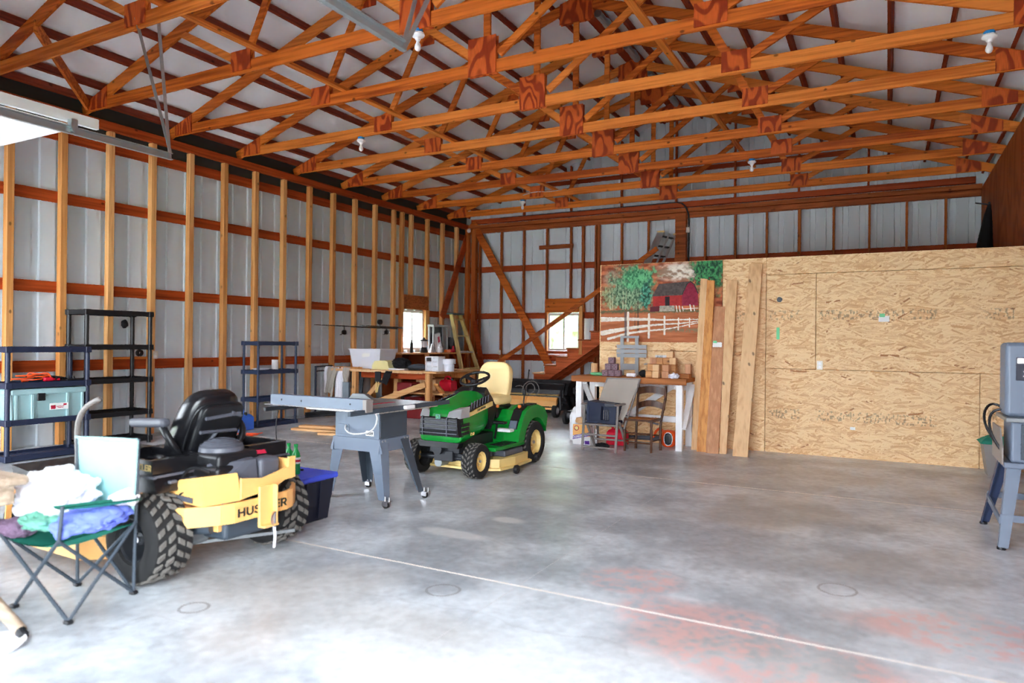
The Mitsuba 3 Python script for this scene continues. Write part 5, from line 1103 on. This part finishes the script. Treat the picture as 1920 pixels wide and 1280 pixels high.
for dx in (0, .05): put('handle', cyl((1.46+dx, -5.40, .72), (1.44+dx*.6, -5.40, .52), .014), 'cream_yellow', t)
put('jaw', cb(1.42, 1.54, -5.41, -5.372, .70, .90), 'dark_metal', t)
single('storage_crate', 'red box on the floor under the left workbench', 'box', rb(1.55, 1.95, -4.7, -4.3, .0, .40, .015), 'red_paint')
single('tool_case', 'dark case under the left workbench, left of the red box', 'case', rb(.95, 1.42, -4.7, -4.35, .0, .38, .03), 'saw_dark')
single('cardboard_box', 'brown box on the lower shelf of the left workbench', 'box', cb(1.75, 2.2, -4.6, -4.2, .535, .75), 'board_wood')
single('tool_tray', 'red tray under the left workbench beside the clamps', 'box', rb(1.66, 2.0, -5.08, -4.8, .535, .70, .02), 'red_paint')
# on the window bench
t = thing('camp_lantern', 'green camping lantern with white globe on the cabinet under the left window', 'lantern')
put('base', lathe([(0, 0), (.085, 0), (.09, .03), (.075, .1), (.05, .12), (0, .12)], 22, at=(.42, -2.5, 1.206)), 'printed_black', t, smooth=40)
put('globe', lathe([(0, .12), (.07, .12), (.072, .26), (0, .26)], 22, at=(.42, -2.5, 1.206)), 'frosted', t, smooth=40)
put('hood', lathe([(0, .26), (.1, .26), (.09, .285), (.03, .31), (.02, .34), (0, .34)], 22, at=(.42, -2.5, 1.206)), 'printed_black', t, smooth=40)
put('bail', tube([(.42, -2.5+.09*math.cos(a), 1.38+.16*math.sin(a)) for a in np.linspace(0, np.pi, 14)], .004, 6), 'dark_metal', t)
small = [('white_jug', 'white plastic jug on the window cabinet', 'jug', lathe([(0, 0), (.06, 0), (.065, .11), (.03, .15), (.03, .18), (0, .18)], 18, at=(.50, -1.97, 1.206)), 'white_plastic'),
         ('metal_funnel', 'pale metal funnel standing between lantern and white jug', 'funnel', lathe([(0, 0), (.08, 0), (.03, .12), (.015, .2), (0, .2)], 18, at=(.45, -2.22, 1.206)), 'alu'),
         ('orange_box', 'small orange box at the front of the window cabinet', 'box', cb(.46, .55, -1.75, -1.6, 1.206, 1.27), 'lamp_orange'),
         ('red_tool', 'red power tool lying on the window cabinet', 'power tool', cat_([rb(.42, .54, -1.54, -1.36, 1.206, 1.28, .03), rb(.45, .51, -1.42, -1.36, 1.206, 1.36, .025)]), 'red_plastic'),
         ('red_case', 'red and grey case on the window cabinet behind the orange box', 'case', cat_([rb(.12, .26, -2.05, -1.65, 1.206, 1.36, .02)]), 'saw_dark'),
         ('plastic_tray', 'grey plastic tray lying at the right end of the window cabinet', 'lid', rb(.40, .56, -1.12, -.80, 1.206, 1.235, .012), 'alu'),
         ('spray_can', 'dark spray can at the left edge of the window', 'can', lathe([(0, 0), (.035, 0), (.035, .2), (.015, .24), (.015, .28), (0, .28)], 14, at=(.3, -2.8, 1.206)), 'printed_black'),
         ('black_bucket', 'black bucket behind the wooden step ladder', 'bucket', lathe([(0, 0), (.13, 0), (.15, .36), (.14, .36), (.12, .02), (0, .02)], 20, at=(.2, -.98, 1.206)), 'black_plastic'),
         ('pink_lid', 'pink lid on the dark case', 'lid', lathe([(0, 0), (.06, 0), (.06, .03), (0, .03)], 16, at=(.19, -1.8, 1.361)), 'red_plastic')]
for n_, l, c, m, mt_ in small: single(n_, l, c, m, mt_, smooth=40)
t = thing('boxed_light', 'white and red boxed tool leaning inside the grey rack', 'box')
put('carton', mv(rot(cb(-.03, .03, -.1, .1, 0, .42), 14, [1, 0, 0]), .37, -1.83, 1.24), 'white_plastic', t)
put('print', mv(rot(cb(.03, .033, -.03, .06, .2, .34), 14, [1, 0, 0]), .37, -1.83, 1.24), 'printed_red', t)
t = thing('metal_rack', 'grey metal shelf rack standing on the window cabinet', 'rack')
for y in (-2.13, -1.57):
    for x in (.30, .42): put('post', cb(x-.02, x+.02, y-.02, y+.02, 1.206, 1.83), 'grey_paint', t)
put('top', cb(.27, .45, -2.16, -1.54, 1.80, 1.85), 'grey_paint', t); put('shelf', cb(.04, .43, -2.16, -1.54, 1.40, 1.42) if False else cb(.28, .29, -2.12, -1.58, 1.22, 1.80), 'black_plastic', t)
t = thing('step_ladder', 'weathered wooden step ladder leaning in the back left corner', 'ladder')
for (b, tp) in (((.84, -1.28, .0), (.44, -1.42, 2.12)), ((.86, -.36, .0), (.44, -1.04, 2.12))): put('rail', beam(b, tp, .05, .09, (1, 0, 0)), 'ladder_wood', t)
for i in range(5):
    f = .2+.185*i; a = V([.84, -1.28, 0])*(1-f)+V([.44, -1.42, 2.12])*f; b = V([.86, -.36, 0])*(1-f)+V([.44, -1.04, 2.12])*f
    put('step', beam(a, b, .09, .025), 'ladder_wood' if i != 2 else 'grey_paint', t)
put('top_cap', cb(.34, .52, -1.48, -.98, 2.11, 2.15), 'saw_dark', t)
for (b, tp) in (((.30, -1.3, .0), (.36, -1.38, 2.1)), ((.32, -.6, .0), (.36, -.98, 2.1))):
    pass
# things leaning in the corner
single('corner_board', 'dark boards standing upright in the back left corner', 'board', cat_([beam((.72, -.16, 0), (.30, -.12, 2.0), .05, .12)]), 'girt_wood_x')
# ================================================================ table saw
t = thing('table_saw', 'grey cabinet table saw on splayed steel legs with casters in the middle', 'table saw')
BX0, BX1, BY0, BY1 = 5.17, 5.68, -10.50, -10.10
put('cabinet', cat_([hull([(x, y, z) for x in (BX0, BX1) for y in (BY0, BY1) for z in (.585, .83)])]), 'saw_grey', t)
put('front_panel', cb(BX1+.001, BX1+.008, BY0+.01, BY1-.005, .59, .82), 'saw_dark', t, label='dark front panel')
put('apron', cat_([prism([(BX0-.05, .46), (BX0-.01, .585), (BX1+.01, .585), (BX1+.05, .46), (BX1-.05, .47), (BX0+.05, .47)], BY0-.015, BY0-.003, 'xz'), prism([(BX0-.05, .46), (BX0-.01, .585), (BX1+.01, .585), (BX1+.05, .46), (BX1-.05, .47), (BX0+.05, .47)], BY1+.003, BY1+.015, 'xz'), prism([(BY0-.03, .46), (BY0-.01, .585), (BY1+.01, .585), (BY1+.03, .46), (BY1-.05, .47), (BY0+.05, .47)], BX1+.009, BX1+.018, 'yz'), prism([(BY0-.03, .46), (BY0-.01, .585), (BY1+.01, .585), (BY1+.03, .46)], BX0-.018, BX0-.006, 'yz')]), 'saw_grey', t)
for sx, sy, fx, fy_ in ((1, -1, 5.78, -10.54), (1, 1, 5.83, -10.03), (-1, -1, 5.04, -10.46), (-1, 1, 5.07, -9.93)):
    tx, ty = (BX1+.012 if sx > 0 else BX0-.012), (BY0-.01 if sy < 0 else BY1+.01)
    z0 = .06
    a = hull([(tx, ty, .585), (tx-sx*.14, ty, .585), (fx, fy_, z0), (fx-sx*.07, fy_, z0), (tx, ty-sy*.006, .585), (tx-sx*.14, ty-sy*.006, .585), (fx, fy_-sy*.006, z0), (fx-sx*.07, fy_-sy*.006, z0)])
    b = hull([(tx, ty, .585), (tx, ty-sy*.13, .585), (fx, fy_, z0), (fx, fy_-sy*.07, z0), (tx-sx*.006, ty, .585), (tx-sx*.006, ty-sy*.13, .585), (fx-sx*.006, fy_, z0), (fx-sx*.006, fy_-sy*.07, z0)])
    k = put('leg', cat_([a, b]), 'saw_grey' if sy < 0 else 'saw_dark', t)  # lit side put into colour: near legs lighter, far legs a darker copy
    put('bolt', cat_([cyl((tx+sx*.004, ty-sy*(.03+.04*i), z), (tx+sx*.012, ty-sy*(.03+.04*i), z), .008, 8) for i in range(2) for z in (.565, .50)]), 'chrome', k)
    cs = put('caster', cat_([cb(fx-.03+sx*.02, fx+.05+sx*.02, fy_-.03, fy_+.02, .055, .067), cb(fx-.01, fx+.05, fy_-.028, fy_-.022, .02, .06), cb(fx-.01, fx+.05, fy_+.012, fy_+.018, .02, .06), cyl((fx+.055, fy_-.005, .06), (fx+.055, fy_-.005, .10), .008), cyl((fx+.01, fy_-.005, .06), (fx+.01, fy_-.005, .10), .008)]), 'chrome', k)
    put('caster_wheel', cyl((fx+.02, fy_-.02, .026), (fx+.02, fy_+.01, .026), .025, 14), 'rubber', k)
put('table_top', cb(4.92, 5.76, -10.62, -9.72, .845, .872, .004), 'cast_iron', t)
put('table_rim', cat_([cb(4.92, 5.76, -10.625, -10.60, .825, .85), cb(5.74, 5.77, -10.62, -9.72, .825, .87)]), 'alu', t)
put('red_line', bx(5.42, 5.47, -10.55, -10.0, .8722, .8735), 'printed_red', t, label='red insert strip')
put('front_rail', cb(5.80, 5.83, -11.05, -9.60, .845, .885, .003), 'saw_dark', t); put('rear_rail', cb(4.84, 4.87, -11.05, -9.7, .835, .87, .003), 'dark_metal', t)
k = put('rip_fence', cat_([cb(4.72, 5.80, -10.86, -10.85, .875, .97, .002), cb(4.72, 5.80, -10.86, -10.79, .962, .97, .002), cb(4.72, 5.80, -10.80, -10.79, .875, .97, .002)]), 'saw_grey', t)
put('fence_foot', cat_([cb(4.66, 5.78, -10.88, -10.77, .872, .880)]), 'alu', k); put('fence_end', cb(5.80, 5.84, -10.87, -10.78, .86, .97), 'taupe_metal', k)
put('bolt', cat_([cyl((x, -10.865, .925), (x, -10.859, .925), .008, 8) for x in (4.86, 5.1, 5.66)]), 'dark_metal', k)
put('blade_guard', hull([(5.08, -10.24, .895), (5.40, -10.24, .895), (5.14, -10.24, .955), (5.28, -10.24, .955), (5.08, -10.18, .895), (5.40, -10.18, .895), (5.14, -10.18, .955), (5.28, -10.18, .955), (5.08, -10.2, .875), (5.25, -10.2, .875)]), 'cast_iron', t)
put('splitter', cb(5.0, 5.08, -10.23, -10.20, .875, 1.06), 'saw_dark', t)
put('push_stick', beam((4.9, -10.5, .885), (5.5, -10.68, .885), .04, .02), 'ladder_wood', t)
put('power_cord', tube(spline([(5.35, -10.62, .885), (5.52, -10.66, .90), (5.69, -10.67, .89), (5.78, -10.66, .82), (5.74, -10.64, .71), (5.58, -10.62, .645), (5.44, -10.60, .635), (5.33, -10.55, .67), (5.30, -10.505, .69)], 44), .008, 8), 'cable_grey', t, smooth=True)
put('name_plate', bx(5.53, 5.62, BY0-.004, BY0-.001, .61, .655), 'paper', t); put('name_print', text_on('TABLE SAW', .014, (5.537, BY0-.005, .625), (1, 0, 0), (0, 0, 1), .0006, True, .075) if False else cat_([bx(5.538+.013*i, 5.547+.013*i, BY0-.0048, BY0-.0038, .62, .645) for i in range(6)]), 'printed_black', t)
put('cover_plate', cat_([cb(5.20, 5.34, BY0-.006, BY0-.001, .605, .70)]), 'saw_grey', t)
k = put('fence_lock', cat_([rb(5.83, 5.87, -10.36, -10.22, .85, .885, .012)]), 'white_plastic', t, label='white fence clamp')
put('pull_chain', cat_([tube(spline([(4.86, -10.90, .835), (4.85, -10.91, .72), (4.85, -10.90, .52)], 12), .005, 6), blob((4.85, -10.90, .50), (.017, .017, .024), 2, 0)]), 'dark_metal', t)

# ================================================================ navy tote, bottles
t = thing('storage_tote', 'dark navy tote with bright blue lid on the floor behind the zero-turn mower', 'tote')
put('body', hull([(5.21+a, -11.52+a, z) if False else (x, y, z) for z, a in ((0.001, .035), (.33, .0)) for x in (5.19+a, 5.62-a) for y in (-11.56+a, -11.0-a)]), 'tote_navy', t)
put('lid', cb(5.165, 5.645, -11.59, -10.97, .33, .375, .012), 'blue_lid', t)
put('ribs', cat_([beam((5.602, y, .02), (5.626, y, .33), .012, .03, (0, 1, 0)) for y in (-11.3, -11.15)]+[cyl((5.35, -11.35+.25*i, .375), (5.35, -11.35+.25*i, .385), .02, 12) for i in range(2)]), 'tote_navy', t)
for i, (x, y) in enumerate(((5.335, -11.225), (5.425, -11.235), (5.235, -11.215))):
    t = thing('soda_bottle', ['green soda bottle on the blue tote lid, middle one', 'green soda bottle on the blue tote lid, rightmost with a full label', 'green soda bottle on the blue tote lid, mostly hidden leftmost'][i], 'bottle', 'soda bottles on the tote lid')
    put('body', lathe([(0, 0), (.034, 0), (.037, .02), (.034, .07), (.037, .1), (.036, .14), (.03, .17), (.014, .20), (.013, .225), (0, .225)], 20, at=(x, y, .376)), 'bottle_green', t, smooth=50)
    put('label_band', lathe([(.0372, .085), (.0378, .087), (.0378, .135), (.0368, .137)], 20, at=(x, y, .376)), 'paper', t, smooth=50)
    put('label_print', lathe([(.038, .10), (.0383, .102), (.0383, .118), (.038, .12)], 20, at=(x, y, .376)), 'printed_red', t, smooth=50)
    put('cap', lathe([(0, .22), (.0155, .22), (.0155, .24), (0, .241)], 14, at=(x, y, .376)), 'bottle_green', t, smooth=40)

# ================================================================ camp chair with blankets
t = thing('camp_chair', 'teal folding camp chair heaped with blankets at the lower left', 'chair')
FL, FR, RL, RR = (5.5, -13.33), (5.97, -13.31), (5.45, -12.97), (5.86, -12.89)
SFL, SFR, SRL, SRR = (5.43, -13.38, .42), (5.93, -13.34, .42), (5.40, -12.95, .42), (5.90, -12.91, .42)
def pole(a, b): put('frame_tube', cyl(a, b, .0095, 10), 'saw_dark', t)
for a, b in ((FL, SFR), (FR, SFL), (FR, SRR), (RR, SFR), (RL, SRR), (RR, SRL), (FL, SRL), (RL, SFL)): pole((*a, .012), b)
pole((*RR, .012), (5.905, -12.90, .89)); pole((*RL, .012), (5.40, -12.95, .88))
for p in (FL, FR, RL, RR): put('foot', rb(p[0]-.022, p[0]+.022, p[1]-.018, p[1]+.018, 0, .02, .008), 'black_plastic', t)
pole(SFR, (5.945, -13.33, .60)); pole(SFL, (5.42, -13.38, .59))
def sheet(c00, c10, c01, c11, sag, mat, name, n=14, d=(0, 0, -1), th=.006):
    c00, c10, c01, c11 = (V(c, float) for c in (c00, c10, c01, c11)); v, f = [], []
    for i in range(n):
        for j in range(n):
            a, b = i/(n-1), j/(n-1); v.append(c00*(1-a)*(1-b)+c10*a*(1-b)+c01*(1-a)*b+c11*a*b+V(d)*sag*(1-(2*a-1)**2)*(1-.5*(2*b-1)**2))
    for i in range(n-1):
        for j in range(n-1): k = i*n+j; f += [[k, k+n, k+n+1], [k, k+n+1, k+1]]
    m = trimesh.Trimesh(v, f, process=False); q_ = m.copy(); q_.vertices = q_.vertices-m.vertex_normals*th; q_.invert()
    return put(name, cat_([m, q_]), mat, t, smooth=True)
sheet(SFL, SFR, SRL, SRR, .09, 'chair_dark_green', 'seat')
sheet((5.41, -12.955, .46), (5.89, -12.915, .47), (5.40, -12.955, .875), (5.905, -12.905, .89), .03, 'chair_green', 'back', d=(0, 1, 0))
sheet((5.895, -13.35, .60), (5.975, -13.33, .60), (5.87, -12.90, .56), (5.945, -12.90, .56), .02, 'chair_dark_green', 'armrest', 8)
sheet((5.38, -13.38, .59), (5.46, -13.38, .59), (5.36, -12.95, .57), (5.44, -12.95, .57), .02, 'chair_dark_green', 'armrest', 8)
put('back_hem', cat_([tube(spline([(5.40, -12.96, .872), (5.66, -12.91, .865), (5.905, -12.91, .888)], 14), .008, 6), cyl((5.89, -12.92, .47), (5.907, -12.91, .885), .009, 6)]), 'chair_green', t)
def blanket(c, r, seed, amp=.3, fr=9): return fold(fold(blob(c, r, 5, amp, fr, seed), .04, 9, seed), .014, 22, seed+3)
single('fleece_blanket', 'puffy white blanket heaped on the camp chair', 'blanket', blanket((5.52, -13.14, .58), (.235, .17, .14), 1), 'white_cloth', smooth=True)
single('folded_blanket', 'mint green folded blanket on the front of the camp chair', 'blanket', blanket((5.66, -13.27, .475), (.16, .10, .05), 2, .25), 'mint_cloth', smooth=True)
single('folded_blanket', 'periwinkle blue blanket on the right of the camp chair seat', 'blanket', blanket((5.86, -13.12, .475), (.12, .20, .058), 3, .25), 'blue_cloth', smooth=True)
single('folded_blanket', 'plum patterned blanket at the left front of the camp chair seat', 'blanket', blanket((5.50, -13.33, .435), (.11, .08, .04), 4, .25), 'plum_cloth', smooth=True)
single('towel', 'rolled pale blue towel tucked behind the right armrest of the camp chair', 'towel', blanket((5.87, -12.96, .56), (.06, .09, .05), 6, .2), 'white_cloth', smooth=True)
# blurred wooden things at the left edge
t = thing('wooden_trestle', 'weathered wooden trestle cut off by the left edge', 'trestle')
put('top_plank', rb(5.10, 5.665, -13.50, -13.34, .685, .735, .02), 'weathered_wood', t, smooth=40)
put('lower_block', rb(5.25, 5.60, -13.46, -13.38, .58, .685, .012), 'weathered_wood', t, smooth=40)
put('leg', tube([(5.40, -13.42, .60), (5.42, -13.5, .30), (5.62, -13.50, .13), (5.95, -13.52, .035)], [.028, .028, .032, .028], 12), 'weathered_wood', t, smooth=True)
put('foot_cap', cyl((5.93, -13.52, .04), (5.99, -13.525, .022), .026, 12, .022), 'black_plastic', t)
put('leg', cyl((5.3, -13.45, .60), (5.2, -13.3, .0), .026), 'weathered_wood', t); put('leg', cyl((5.3, -13.42, .60), (5.15, -13.6, .0), .026), 'weathered_wood', t)
single('paper_plate', 'white paper plate lying on the floor at the lower left edge', 'plate', lathe([(0, .012), (.11, .012), (.14, .03), (.142, .026), (.112, .0), (0, .0)], 28, at=(5.97, -13.66, 0)), 'white_plastic', smooth=40)

# ================================================================ band saw at the right edge, bin
t = thing('band_saw', 'blue-grey band saw on a splayed steel stand at the right edge', 'band saw')
for (fx, fy_), (tx, ty) in zip(((10.355, -9.26), (10.33, -8.41), (10.98, -9.26), (10.98, -8.41)), ((10.42, -9.10), (10.42, -8.62), (10.9, -9.10), (10.9, -8.62))):
    sx, sy = (1 if tx < 10.6 else -1), (1 if ty < -8.8 else -1)
    put('leg', cat_([hull([(tx, ty, .58), (tx+sx*.09, ty, .58), (fx, fy_, .015), (fx+sx*.06, fy_, .015), (tx, ty+sy*.008, .58), (tx+sx*.09, ty+sy*.008, .58), (fx, fy_+sy*.008, .015), (fx+sx*.06, fy_+sy*.008, .015)]), hull([(tx, ty, .58), (tx, ty+sy*.09, .58), (fx, fy_, .015), (fx, fy_+sy*.06, .015), (tx+sx*.008, ty, .58), (tx+sx*.008, ty+sy*.09, .58), (fx+sx*.008, fy_, .015), (fx+sx*.008, fy_+sy*.06, .015)])]), 'saw_grey' if ty < -9 else 'blue_shelf', t)
    put('foot', cyl((fx+sx*.02, fy_+sy*.02, 0), (fx+sx*.02, fy_+sy*.02, .018), .028, 12), 'black_plastic', t)
put('brace', cat_([beam((10.37, -9.2, .20), (10.37, -8.46, .24), .012, .05), beam((10.37, -9.19, .22), (10.97, -9.19, .22), .012, .05), beam((10.37, -8.47, .26), (10.97, -8.47, .26), .012, .05)]), 'saw_grey', t)
put('stand_top', cb(10.40, 10.92, -9.13, -8.60, .575, .615, .004), 'saw_grey', t)
put('cover_sheet', prism([(-9.13, .60), (-8.60, .60), (-8.60, .86), (-9.0, .86), (-9.13, .72)], 10.385, 10.395, 'yz'), 'taupe_metal', t)
put('lower_housing', rb(10.44, 10.95, -9.12, -8.75, .615, .92, .02), 'saw_grey', t, smooth=40); put('table', cb(10.40, 10.96, -9.2, -8.66, .92, .95), 'cast_iron', t)
put('upper_housing', rb(10.405, 10.95, -9.10, -8.80, .95, 1.50, .035), 'saw_grey', t, smooth=40)
k = put('badge', cb(10.47, 10.72, -9.112, -9.098, 1.22, 1.39, .003), 'tote_navy', t); put('badge_stripe', bx(10.475, 10.715, -9.1145, -9.112, 1.345, 1.385), 'paper', k); put('badge_mark', bx(10.52, 10.6, -9.1155, -9.1145, 1.352, 1.378), 'printed_red', k); put('lettering', text_on('1', .045, (10.505, -9.1145, 1.25), (1, 0, 0), (0, 0, 1), .001, True), 'paper', k)
put('panel_edge', cb(10.50, 10.92, -9.13, -9.122, .64, .9), 'saw_dark', t)
put('cord', tube(spline([(10.40, -8.7, .70), (10.33, -8.6, .92), (10.40, -8.5, 1.0), (10.5, -8.55, .95)], 18), .010, 8), 'black_plastic', t); put('cord', cat_([tube(spline([(10.40, -9.0, .68), (10.33, -8.95, .85), (10.36, -8.9, .97), (10.45, -8.92, 1.0)], 18), .010, 8)]), 'black_plastic', t)
t = thing('waste_bin', 'grey translucent bin with green cloth on top behind the band saw', 'bin')
put('tub', tub(10.60, 10.96, -5.90, -5.54, .0, .38, .05), 'taupe_metal', t)
put('cloth', fold(hull([(10.57, -5.93, .37), (10.99, -5.93, .37), (10.57, -5.51, .37), (10.99, -5.51, .37), (10.64, -5.85, .44), (10.92, -5.82, .46), (10.68, -5.6, .44)]).subdivide().subdivide(), .02, 9), 'chair_dark_green', t)
